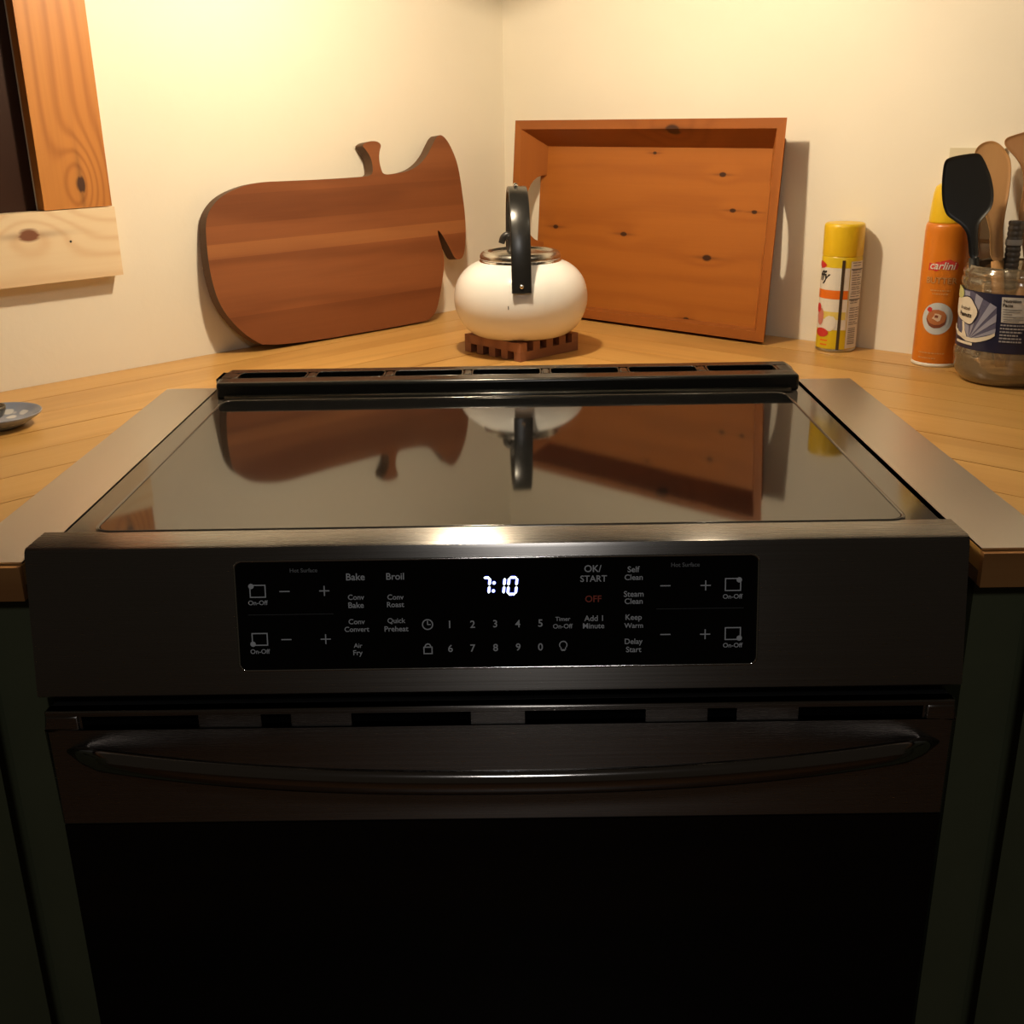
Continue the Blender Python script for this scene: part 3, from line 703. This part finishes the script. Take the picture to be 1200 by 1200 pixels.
# lid knob: little curved hook
ax = Vector((-.045, 1, 0)).normalized(); kp = KC + Vector((-.014, -.004, KZ+.119))
pth = smooth_path([kp+Vector((0, 0, 0)), kp+Vector((.001, 0, .010)), kp+Vector((.001, 0, .018)), kp+Vector((-.004, 0, .024)), kp+Vector((-.010, -.001, .021)), kp+Vector((-.013, -.001, .013))], 5)
obj('knob', sweep(B(), pth, circ(.0058, 10, .0045), up=Vector((0, 1, 0)), scales=[1.0 if i < len(pth)*.5 else 1-.5*(i/len(pth)-.5) for i in range(len(pth))]), 'knob_black', lid, smooth=True)
half = [(-.1005, .074), (-.0985, .092), (-.0955, .115), (-.090, .140), (-.080, .166), (-.064, .187), (-.042, .201), (-.018, .207), (0, .2085)]
arc = half + [(-a, b) for a, b in half[:-1]][::-1]
hpath = smooth_path([KC + Vector((-.0035, 0, KZ)) + ax*a + Vector((0, 0, b)) for a, b in arc], 4)
sidev = ax.cross(Vector((0, 0, 1)))
shape = rrect(-.0026, .0026, -.0138, .0138, .0018, 3)
def strap(bm, path, shape, side):
    rings = []
    for i, p in enumerate(path):
        tg = (path[min(i+1, len(path)-1)]-path[max(i-1, 0)]).normalized(); nn = side.cross(tg).normalized()
        rings.append([bm.verts.new(p+nn*a+side*b) for a, b in shape])
    for a, b in zip(rings, rings[1:]):
        for j in range(len(shape)): bm.faces.new([a[j], a[(j+1) % len(shape)], b[(j+1) % len(shape)], b[j]])
    bm.faces.new(rings[0][::-1]); bm.faces.new(rings[-1]); return bm
hn = obj('handle', strap(B(), hpath, shape, sidev.normalized()), 'handle_black', kt, auto=35)
for s in (-1, 1):
    rp = KC + Vector((-.0035, 0, KZ+.083)) + ax*s*.1015
    bm = bmesh.new(); bmesh.ops.create_uvsphere(bm, u_segments=12, v_segments=8, radius=.0034); bm.transform(Matrix.Translation(rp)); obj('rivet', bm, 'chrome', hn, smooth=True)
tp = KC + Vector((-.0055, 0, KZ+.2105))
bm = sweep(B(), [tp+ax*-.010+Vector((0, 0, .0015)), tp+ax*.010+Vector((0, 0, .0015))], circ(.0034, 12), up=Vector((0, 0, 1))); obj('clip', bm, 'chrome', hn, smooth=True)
# spout at the far side
sp_ = smooth_path([KC+Vector((0, 0, KZ+.070))+ax*.085, KC+Vector((0, 0, KZ+.082))+ax*.108, KC+Vector((0, 0, KZ+.098))+ax*.124], 5)
obj('spout', sweep(B(), sp_, circ(.016, 16), scales=[1.15-.04*i for i in range(len(sp_))]), 'enamel', kt, smooth=True)
wk = wrapper(KC.x, KC.y, .0985)
cpx = onplane(594.3, 357, KC+Vector((0, -.0985, 0)), Vector((0, 1, 0)))
obj('enamel_chip', blob(B(), lambda x, z, o_: wk(x, z, o_), cpx.x-KC.x+.002, KZ+.0535, [(-.0005, -.003), (.0007, -.002), (.0004, .003), (-.0006, .0022)], .0003), 'knob_black', kt)
def P(name, col, rough=.4, **k): M[name] = plain(name, col, rough, **k)
P('can_yellow', (.62, .44, .010), .32); P('cap_yellow', (.72, .47, .012), .35); P('print_white', (.70, .66, .58), .4); P('print_orange', (.72, .16, .012), .4)
P('print_red_ink', (.55, .035, .03), .4); P('print_black', (.015, .014, .013), .4); P('print_brown', (.055, .035, .018), .35); P('print_pink', (.55, .20, .15), .4)
P('can_orange', (.62, .185, .014), .3); P('print_tan', (.58, .30, .12), .4); P('print_grey', (.42, .41, .42), .4); P('print_gold', (.30, .14, .03), .4)
P('tin', (.55, .54, .52), .3, metal=1); P('plate_blue', (.52, .57, .60), .4); P('pancake', (.42, .15, .05), .5); P('pancake_dark', (.20, .05, .02), .5); P('cream_ink', (.66, .50, .36), .5)
# ================================================================== YELLOW SPRAY CAN
c1 = Vector((.4905, .7985, 0)); R1 = .0283
k1 = thing('spray_can', 'short yellow baking spray can with white label and yellow cap', 'spray can', (c1.x, c1.y, ZC+.0003))
bd = obj('can_body', lathe(B(), [(0, .0015), (.024, .0015), (.0262, 0), (.0283, .0015), (.0285, .003), (.0280, .004), (R1, .005), (R1, .134), (.0272, .1365), (.0262, .1375), (0, .1375)], c1.x, c1.y, ZC+.0003, 56), 'can_yellow', k1, auto=40)
obj('bottom_seam', lathe(B(), [(.0268, -.0001), (.0287, .0012), (.0289, .0028), (.0284, .0042)], c1.x, c1.y, ZC+.0003, 56, cap=False), 'tin', k1, smooth=True)
obj('cap', lathe(B(), [(.0272, .1365), (.0280, .1365), (.0283, .140), (.0284, .176), (.0278, .1798), (.0258, .1815), (.022, .1813), (0, .1809)], c1.x, c1.y, ZC+.0003, 56, cap=True), 'cap_yellow', k1, auto=50)
w1 = wrapper(c1.x, c1.y, R1); rad = lambda d: math.radians(d)*R1
Z1 = lambda yc: 1.0397-(yc-365)*.0001858
obj('label_panel', patch(w1, rad(-130), rad(25), Z1(1000), Z1(455), .00015), 'print_white', k1)
obj('label_stripe', patch(w1, rad(-130), rad(24), Z1(692), Z1(625), .00030), 'print_orange', k1)
obj('label_foot', patch(w1, rad(-130), rad(26), Z1(1080), Z1(930), .00030), 'can_yellow', k1)
obj('label_glow', patch(w1, rad(-60), rad(22), Z1(850), Z1(790), .00028), plain('pale_yellow', (.66, .52, .12), .4), k1)
obj('info_panel', patch(w1, rad(27), rad(84), Z1(1075), Z1(405), .00030), 'print_white', k1)
obj('dark_stripe', patch(w1, rad(1), rad(9.5), Z1(1085), Z1(395), .0006), 'print_brown', k1)
bm = B()
for i, yc in enumerate([415, 435, 475, 490, 510, 530, 545, 565, 580, 600, 615, 635, 650, 670, 705, 720, 760, 775, 795, 815, 830, 850, 870, 885]):
    a0, a1 = 31+random.uniform(0, 3), random.uniform(60, 80)
    for x0, x1 in ((a0, a0+(a1-a0)*.45), (a0+(a1-a0)*.5, a1)):
        b2 = patch(w1, rad(x0), rad(x1), Z1(yc+4), Z1(yc-3), .0005, 4); me = bpy.data.meshes.new('x'); b2.to_mesh(me); bm.from_mesh(me); b2.free()
for i in range(9):
    yc = 915+i*15; b2 = patch(w1, rad(33), rad(62), Z1(yc+7), Z1(yc-(i % 3)), .0005, 4); me = bpy.data.meshes.new('x'); b2.to_mesh(me); bm.from_mesh(me); b2.free()
tag(obj('info_print', bm, plain('grey_ink', (.22, .20, .18), .5), k1), kind='stuff')
for yc in (465, 695): obj('rule', patch(w1, rad(29), rad(80), Z1(yc+4), Z1(yc-4), .0006), 'print_black', k1)
bm = B(); ctext(bm, w1, 'ffy', rad(-52), Z1(530), height=.019, shear=.35, bold=.03); obj('script_lettering', bm, 'print_black', k1)
obj('red_logo', blob(B(), w1, rad(-72), Z1(437), [(-.016, -.0045), (0, -.0055), (.009, -.004), (.0135, 0), (.009, .003), (0, .0055), (-.016, .005)], .0006), 'print_red_ink', k1)
obj('cake_picture', blob(B(), w1, rad(-57), Z1(835), ell(.007, .013, 18, .1), .0006), 'print_pink', k1)
obj('berry_picture', blob(B(), w1, rad(-68), Z1(770), ell(.006, .007, 16, .05), .0008), 'print_red_ink', k1)
obj('cream_picture', blob(B(), w1, rad(-22), Z1(880), ell(.0095, .0115, 18, .08), .0007), 'print_white', k1)
obj('red_banner', blob(B(), w1, rad(-47), Z1(955), ell(.0115, .0065, 20), .0010), 'print_red_ink', k1)
bm = B()
for yc, wd in ((1015, .013), (1048, .012)):
    b2 = patch(w1, rad(-38)-wd/2, rad(-38)+wd/2, Z1(yc+6), Z1(yc-6), .0006, 5); me = bpy.data.meshes.new('x'); b2.to_mesh(me); bm.from_mesh(me); b2.free()
tag(obj('foot_print', bm, 'print_orange', k1), kind='stuff')
# ================================================================== ORANGE BUTTER SPRAY CAN
c2 = Vector((.5995, .6915, 0)); R2 = .0308
k2 = thing('spray_can', 'tall orange butter spray can with pancake picture beside utensil jar', 'spray can', (c2.x, c2.y, ZC+.0003))
obj('can_body', lathe(B(), [(0, .002), (.026, .002), (.0305, .005), (R2, .006), (R2, .179), (.0302, .186), (.0288, .1895), (.0275, .190), (0, .190)], c2.x, c2.y, ZC+.0003, 64), 'can_orange', k2, auto=60)
obj('bottom_seam', lathe(B(), [(.026, 0), (.0310, 0), (.0315, .002), (.0311, .0045), (.0303, .005)], c2.x, c2.y, ZC+.0003, 64, cap=False), 'print_white', k2, smooth=True)
obj('cap', lathe(B(), [(.0276, .1895), (.0276, .193), (.0265, .212), (.0248, .228), (.0228, .2355), (.018, .2395), (0, .2405)], c2.x, c2.y, ZC+.0003, 48), 'cap_yellow', k2, smooth=True)
w2 = wrapper(c2.x, c2.y, R2, math.radians(-6))
obj('logo_patch', blob(B(), w2, 0, 1.0385, [(-.0195, -.0065), (-.008, -.0075), (.008, -.0055), (.0185, -.0045), (.0205, .001), (.018, .005), (.008, .0085), (0, .0065), (-.009, .0045), (-.019, .003)], .0003), 'print_red_ink', k2)
bm = B(); ctext(bm, w2, 'carlini', 0, 1.0387, width=.0335, shear=.25, bold=.012, off=.0007); obj('brand_lettering', bm, 'print_white', k2)
bm = B(); ctext(bm, w2, 'BUTTER', 0, 1.0190, width=.0405, bold=.03, off=.0004); obj('butter_outline', bm, 'print_gold', k2)
bm = B(); ctext(bm, w2, 'BUTTER', 0, 1.0192, width=.0400, bold=-.004, off=.0007); obj('butter_lettering', bm, 'print_tan', k2)
obj('plate_picture', blob(B(), w2, 0, .9685, ell(.0205, .0215, 32), .0003), 'plate_blue', k2)
obj('pancake_picture', blob(B(), w2, -.001, .9680, ell(.0130, .0125, 22, .03), .0006), 'pancake_dark', k2)
obj('pancake_top', blob(B(), w2, -.001, .9705, ell(.0125, .0105, 22, .04), .0008), 'pancake', k2)
obj('butter_pat', blob(B(), w2, .000, .9705, ell(.006, .005, 9, .3), .0011), 'cream_ink', k2)
obj('syrup_picture', blob(B(), w2, -.001, .9715, ell(.0028, .0022, 8, .3), .0014), 'pancake_dark', k2)
obj('berry_picture', blob(B(), w2, -.0105, .9805, ell(.0035, .0032, 10, .15), .0010), 'print_red_ink', k2)
bm = B()
for i, (z, wd) in enumerate(((1.006, .026), (1.0015, .020), (.9215, .035), (.9145, .024))):
    x = -wd/2 if z > .95 else -.021; xe = x+wd
    while x < xe:
        l_ = random.uniform(.0012, .004); b2 = patch(w2, x, min(x+l_, xe), z-.0008, z+.0008, .0005, 2); me = bpy.data.meshes.new('x'); b2.to_mesh(me); bm.from_mesh(me); b2.free(); x += l_+.0009
tag(obj('small_print', bm, 'print_tan', k2), kind='stuff')
# ================================================================== UTENSIL JAR
JC = Vector((.6525, .5890, 0)); RJ = .0655
jr = thing('jar', 'clear plastic peanut jar with navy label holding kitchen utensils', 'jar', (JC.x, JC.y, ZC+.0003))
t = NT('clear_plastic'); tn = t.t.nodes; tl = t.t.links
tr_ = t.n('ShaderNodeBsdfTransparent'); tr_.inputs[0].default_value = C(.93, .87, .78)
gl = t.n('ShaderNodeBsdfGlossy'); gl.inputs['Roughness'].default_value = .09; gl.inputs['Color'].default_value = C(.9, .88, .85)
df = t.n('ShaderNodeBsdfDiffuse'); df.inputs[0].default_value = C(.55, .43, .28)
fz = t.n('ShaderNodeFresnel'); fz.inputs[0].default_value = 1.65
m1 = t.n('ShaderNodeMixShader'); m1.inputs[0].default_value = .22; t.l(tr_.outputs[0], m1.inputs[1]); t.l(df.outputs[0], m1.inputs[2])
m2 = t.n('ShaderNodeMixShader'); t.l(t.math('ADD', fz.outputs[0], .05, clamp=True), m2.inputs[0]); t.l(m1.outputs[0], m2.inputs[1]); t.l(gl.outputs[0], m2.inputs[2])
t.l(m2.outputs[0], t.out.inputs[0]); M['pet'] = t.m
JS = .0655/.0615
prof = [(.030, .002), (.046, 0), (.052, .003), (.0575, .012), (.0605, .024), (.0602, .0285), (.0612, .031), (RJ, .038), (.0605, .0425), (.0598, .0445), (.0598, .1185), (.0605, .121), (.0615, .126), (.0608, .1305), (.0590, .133), (.0608, .136), (.0600, .1405), (.0575, .143), (.0575, .1475), (.0560, .1475), (.0560, .143), (.058, .137), (.0585, .12), (.0585, .045), (.058, .02), (.050, .006), (0, .005)]
obj('jar_wall', lathe(B(), [(0, .0018)]+[(a*JS if a < .0614 else RJ, b) for a, b in prof], JC.x, JC.y, ZC+.0003, 72, cap=False), 'pet', jr, smooth=True)
wj = wrapper(JC.x, JC.y, .0640); rj = lambda d: math.radians(d)*.0640
P('navy', (.010, .012, .040), .35); P('ray_dark', (.085, .085, .15), .4); P('ray_light', (.26, .27, .36), .4); P('cream_print', (.62, .57, .47), .4); P('fact_grey', (.50, .49, .47), .45)
LZ0, LZ1 = ZC+.0455, ZC+.1180
ZJ = lambda yc: 1.0200-(yc-335)*(.0735/445)
def JA(u, yc):      # crop x,y -> angle (deg) on the jar front
    cxp, _, k_ = px((JC.x, JC.y, ZJ(yc))); k = ((1060+u/7.06)-cxp)/(.0640*k_*1.03); return math.degrees(math.asin(max(-1, min(1, k))))
lb = obj('label_band', patch(wj, -math.pi*.064*.999, math.pi*.064*.999, LZ0, LZ1, .0001, 96), 'navy', jr, smooth=True)
def jpoly(pts, off): # pts in crop pixels -> polygon on the jar
    q = [(rj(JA(u, y)), ZJ(y)) for u, y in pts]; dn = []
    for i in range(len(q)):
        a, b = q[i], q[(i+1) % len(q)]; n = max(1, int(abs(a[0]-b[0])/.0025))
        dn += [(a[0]+(b[0]-a[0])*j/n, a[1]+(b[1]-a[1])*j/n) for j in range(n)]
    q = dn
    c = (sum(a for a, b in q)/len(q), sum(b for a, b in q)/len(q)); return blob(B(), wj, c[0], c[1], [(a-c[0], b-c[1]) for a, b in q], off)
O_ = (560, 700)
edge = [(475, 340), (575, 345), (625, 350), (680, 380), (735, 405), (785, 432), (783, 480), (778, 540), (775, 590), (770, 625), (700, 660)]
obj('ray_field', jpoly([(470, 345), (600, 340), (785, 430), (770, 630), (640, 680), (560, 690), (470, 650)], .0004), 'ray_dark', lb)
for i in range(0, len(edge)-1, 2):
    obj('ray', jpoly([O_, edge[i], ((edge[i][0]+edge[i+1][0])/2, (edge[i][1]+edge[i+1][1])/2), edge[i+1]], .0007), 'ray_light', lb)
up_ = [(440, 620), (480, 660), (540, 685), (580, 686), (620, 680), (660, 668), (700, 655), (735, 641), (768, 625)]; dn_ = [(440, 665), (470, 692), (540, 716), (580, 717), (620, 712), (660, 700), (700, 685), (735, 668), (768, 645)]
bm = B(); A_ = [bm.verts.new(wj(rj(JA(u, y)), ZJ(y), .0011)) for u, y in up_]; B_ = [bm.verts.new(wj(rj(JA(u, y)), ZJ(y), .0011)) for u, y in dn_]
for i in range(len(A_)-1): bm.faces.new([A_[i], A_[i+1], B_[i+1], B_[i]])
obj('ground_curve', bm, 'cream_print', lb)
obj('tree_trunk', jpoly([(512, 570), (530, 570), (532, 640), (548, 690), (500, 690), (514, 640)], .0012), 'cream_print', lb)
cloud = [(550+82*math.cos(a)*(1+.05*math.cos(5*a)), 485+98*math.sin(a)*(1+.05*math.cos(5*a))) for a in [2*math.pi*i/30 for i in range(30)]]
obj('tree_outline', jpoly([(550+(x-550)*1.09, 485+(y-485)*1.08) for x, y in cloud], .0012), 'navy', lb)
obj('tree_crown', jpoly(cloud, .0015), 'cream_print', lb)
obj('round_badge', jpoly([(500+32*math.cos(a), 365+45*math.sin(a)) for a in [2*math.pi*i/18 for i in range(18)]], .0018), plain('badge_green', (.45, .47, .20), .4), lb)
bm = B(); ctext(bm, wj, 'Peanuts', rj(JA(540, 520)), ZJ(518), width=.0245, off=.0020, bold=.03); obj('name_lettering', bm, 'print_black', lb)
bm = B(); ctext(bm, wj, '& salted', rj(JA(540, 470)), ZJ(470), width=.0190, off=.0020, bold=.01); obj('upper_lettering', bm, 'print_brown', lb)
obj('fact_panel', jpoly([(825, 355), (905, 353), (1060, 355), (1060, 540), (905, 543), (815, 540)], .0006), 'fact_grey', lb)
bm = B(); ctext(bm, wj, 'Nutrition', rj(JA(905, 380)), ZJ(380), width=.0195, off=.0011, bold=.03); ctext(bm, wj, 'Facts', rj(JA(870, 410)), ZJ(412), width=.0115, off=.0011, bold=.03)
tag(obj('fact_lettering', bm, 'print_black', lb), kind='stuff')
bm = B()
for yc, x0, x1, mt in ((443, 832, 975, 0), (460, 832, 960, 0), (478, 832, 900, 0), (497, 832, 985, 0), (515, 832, 985, 0), (530, 832, 950, 0)):
    b2 = patch(wj, rj(JA(x0, yc)), rj(JA(x1, yc)), ZJ(yc+3), ZJ(yc-3), .0011, 6); me = bpy.data.meshes.new('x'); b2.to_mesh(me); bm.from_mesh(me); b2.free()
tag(obj('fact_rows', bm, plain('grey_ink_b', (.2, .2, .2), .5), lb), kind='stuff')
bm = B(); rr = random.Random(3)
for yc, x0, x1 in ((560, 812, 988), (585, 808, 988), (610, 805, 970), (634, 803, 940), (658, 800, 965), (682, 797, 965)):
    x = x0
    while x < x1:
        l_ = rr.uniform(10, 30); xe = min(x+l_, x1)
        b2 = patch(wj, rj(JA(x, yc)), rj(JA(xe, yc)), ZJ(yc+6), ZJ(yc-6), .0009, 2); me = bpy.data.meshes.new('x'); b2.to_mesh(me); bm.from_mesh(me); b2.free(); x += l_+5
tag(obj('ingredient_lines', bm, plain('pale_ink', (.30, .30, .33), .5), lb), kind='stuff')
bm = B()
b2 = patch(wj, rj(JA(468, 715)), rj(JA(588, 745)), ZJ(742), ZJ(722), .0011, 8); me = bpy.data.meshes.new('x'); b2.to_mesh(me); bm.from_mesh(me); b2.free()
obj('weight_print', bm, 'cream_print', lb)
# ================================================================== UTENSILS IN THE JAR
vd = Vector((JC.x-CAM.x, JC.y-CAM.y, 0)).normalized(); vs_ = Vector((vd.y, -vd.x, 0))
def utensil(name, lab, cat, outline, depth, tilt, thick, mat, bottom, bev, dish=0):
    """outline in crop pixels (1060,140,/6.667) cast on an upright plane facing the room, tilted back"""
    o0 = JC + vd*depth + Vector((0, 0, ZC+.14)); n = (-vd*math.cos(tilt)+Vector((0, 0, 1))*math.sin(tilt))
    ey = (Vector((0, 0, 1))*math.cos(tilt)+vd*math.sin(tilt)); ex = vs_.copy()
    pts = []
    for u, v in outline:
        q = onplane(1060+u/6.667, 140+v/6.667, o0, n)-o0; pts.append((q.dot(ex), q.dot(ey)))
    base = o0.copy()
    root = thing(name, lab, cat, base, basis(ex, ey, n))
    top = [p for p in pts]
    k = len(top); nb_ = chaikin(top, 2)
    bm = prism(B(), nb_, lambda x, y: Vector((x, y, -thick/2)), lambda x, y: Vector((x, y, thick/2)))
    bm.normal_update(); bm.faces.ensure_lookup_table()
    for f in sorted(bm.faces, key=lambda f: -len(f.verts))[:2]:
        for dp in (.0011, .0006, .0002): bmesh.ops.inset_individual(bm, faces=[f], thickness=.0016, depth=dp, use_even_offset=True)
    head = obj('head', bm, mat, root, world=False, bevel=bev*.55, seg=2)
    for p in head.data.polygons: p.use_smooth = True
    head.data.set_sharp_from_angle(angle=math.radians(50))
    # stem down into the jar
    (bx_, by_), (w0, w1), bd_ = bottom
    q = onplane(1060+bx_/6.667, 140+by_/6.667, o0, n)-o0; sx_, sy_ = q.dot(ex), q.dot(ey)
    ax_, ay_ = bd_ or (sx_+.020, -.128)
    bm = sweep(B(), [Vector((sx_, sy_, 0)), Vector(((sx_+ax_)/2, (sy_+ay_)/2, 0)), Vector((ax_, ay_, 0))], circ(w0, 12, thick*.5), up=Vector((0, 0, 1)), scales=[1, 1, w1/w0])
    obj('handle', bm, mat, root, world=False, smooth=True)
    return root
t = NT('black_silicone'); t.set(Base_Color=C(.010, .010, .010), Roughness=.38); M['silicone'] = t.m
M['spoon_wood'] = wood('spoon_wood', (.50, .27, .10), (.38, .18, .06), rot=(0, 0, math.radians(90)), freq=200, rough=.5, ring=.3, tone=.06)
M['turner_wood'] = wood('turner_wood', (.46, .235, .09), (.34, .155, .055), rot=(0, 0, math.radians(90)), freq=160, rough=.5, ring=.3, tone=.06)
SPAT = [(312, 330), (345, 300), (440, 278), (560, 262), (600, 275), (640, 350), (678, 450), (700, 570), (690, 680), (640, 745), (592, 795), (575, 860), (575, 960), (580, 1090), (505, 1090), (498, 960), (485, 880), (440, 825), (380, 785), (330, 750), (302, 680), (290, 560), (297, 430)]
utensil('spatula', 'black silicone spatula standing in the utensil jar', 'spatula', SPAT, -.022, math.radians(4), .011, 'silicone', ((542, 1080), (.0062, .005), None), .004)
SPOON = [(545, 255), (580, 203), (635, 174), (690, 168), (742, 190), (790, 240), (825, 300), (836, 370), (832, 470), (815, 600), (790, 720), (775, 820), (768, 930), (780, 1115), (672, 1115), (665, 960), (668, 880), (640, 770), (600, 640), (565, 480), (545, 350)]
utensil('wooden_spoon', 'pale wooden spoon with rounded top leaning behind the black spatula', 'spoon', SPOON, .030, math.radians(8), .011, 'spoon_wood', ((725, 1105), (.0078, .006), None), .004)
TURN = [(776, 190), (788, 150), (832, 130), (935, 100), (1040, 72), (1130, 70), (1180, 110), (1200, 200), (1190, 320), (1150, 440), (1105, 560), (1080, 700), (1065, 850), (1060, 1110), (930, 1110), (922, 1000), (908, 900), (890, 800), (895, 700), (920, 600), (930, 480), (918, 380), (870, 300), (805, 232)]
utensil('wooden_turner', 'wide flat wooden turner standing behind the spoon in the jar', 'turner', TURN, .040, math.radians(8), .009, 'turner_wood', ((995, 1100), (.0095, .007), (-.004, -.128)), .003)
q = onplane(1060+850/6.667, 140+1000/6.667, JC+vd*.036, vd)
rh = thing('whisk_handle', 'dark grey ridged tool handle between spoon and turner in the jar', 'tool', (q.x, q.y, ZC+.01))
P('ridge_grey', (.13, .115, .10), .35)
zt = onplane(1060+850/6.667, 140+790/6.667, q, vd).z; pr = [(0, ZC+.010), (.0085, ZC+.012)]
z = ZC+.02
while z < zt-.004:
    pr += [(.0088, z), (.0095, z+.0012), (.0095, z+.0042), (.0088, z+.0052)]; z += .0066
pr += [(.009, zt-.003), (.006, zt), (0, zt)]
obj('grip', lathe(B(), pr, q.x, q.y, 0, 20), 'ridge_grey', rh, auto=40)
obj('grip_band', lathe(B(), [(.0102, zt-.030), (.0104, zt-.029), (.0104, zt-.024), (.0102, zt-.023)], q.x, q.y, 0, 20, cap=False), 'fact_grey', rh, smooth=True)
# ================================================================== OUTLET PLATE
pT = onplane(1115.5, 173, C0, NR); s0 = (pT-C0).dot(DR)
ol = thing('outlet_plate', 'cream wall outlet plate behind the black spatula', 'outlet', wr_pt(s0+.036, pT.z-.058), RR)
P('cream_plastic', (.66, .60, .44), .35)
obj('plate', box(B(), s0, s0+.072, .0003, .0055, pT.z-.116, pT.z, MR), 'cream_plastic', ol, bevel=.002)
for dz in (-.036, -.080):
    bm = prism(B(), rrect(s0+.020, s0+.052, pT.z+dz-.014, pT.z+dz+.014, .010), lambda s, z: wr_pt(s, z, .004), lambda s, z: wr_pt(s, z, .0066)); so = obj('socket', bm, 'cream_plastic', ol)
    for ds in (.029, .043): obj('pin_slot', box(B(), s0+ds-.001, s0+ds+.001, .0062, .0068, pT.z+dz-.004, pT.z+dz+.005, MR), 'void', so)
obj('screw', lathe(B(), [(0, 0), (.003, 0), (.003, .001), (0, .0015)], 0, 0, 0, 12), 'tin', ol, world=False).location = (0, .0055, 0)
# ================================================================== SAUCER + SPOON
sc_ = onz(-2, 500, ZC); RS = .0505
sd = thing('saucer', 'small blue and white patterned dish on the counter beside the steel strip', 'dish', (sc_.x, sc_.y, ZC+.0003))
t = NT('dish_glaze'); v = t.coord()
vo = t.n('ShaderNodeTexVoronoi'); vo.inputs['Scale'].default_value = 62; t.l(v, vo.inputs['Vector'])
ws = t.math('SUBTRACT', 1.0, t.math('DIVIDE', t.math('SUBTRACT', vo.outputs['Distance'], .33), .12), clamp=True)
spx = t.n('ShaderNodeSeparateXYZ'); t.l(v, spx.inputs[0]); r_ = t.math('SQRT', t.math('ADD', t.math('MULTIPLY', spx.outputs[0], spx.outputs[0]), t.math('MULTIPLY', spx.outputs[1], spx.outputs[1])))
inn = t.math('LESS_THAN', r_, .041)
t.set(Base_Color=t.mix(t.math('MULTIPLY', ws, inn), C(.27, .30, .38), C(.62, .62, .62)), Roughness=.18); M['glaze'] = t.m
obj('dish_body', lathe(B(), [(0, .0008), (.024, .0005), (.0262, 0), (.028, .001), (.036, .0055), (.046, .0115), (.0500, .0150), (RS, .0162), (.0500, .0168), (.0488, .0160), (.044, .0118), (.034, .0070), (.026, .0050), (0, .0046)], sc_.x, sc_.y, ZC+.0003, 48), 'glaze', sd, smooth=True)
sr = thing('spoon', 'dark metal measuring spoon lying in the small patterned dish', 'spoon', (sc_.x-.012, sc_.y, ZC+.0068))
M['dull_steel'] = plain('dull_steel', (.23, .22, .19), .3, 1)
bc = Vector((sc_.x-.0085, sc_.y+.004, ZC+.0060))
bm = lathe(B(), [(0, .0), (.008, .001), (.0145, .006), (.0175, .013), (.0182, .0175), (.0172, .0175), (.0163, .013), (.0135, .0072), (.007, .0025), (0, .0018)], bc.x, bc.y, bc.z, 28)
obj('bowl', bm, 'dull_steel', sr, smooth=True)
obj('handle', sweep(B(), [bc+Vector((-.0175, 0, .0172)), bc+Vector((-.045, -.01, .020)), bc+Vector((-.105, -.03, .018))], rrect(-.005, .005, -.001, .001, .0008, 2)), 'dull_steel', sr, smooth=True)
# small nail hole mark on the wall above the counter
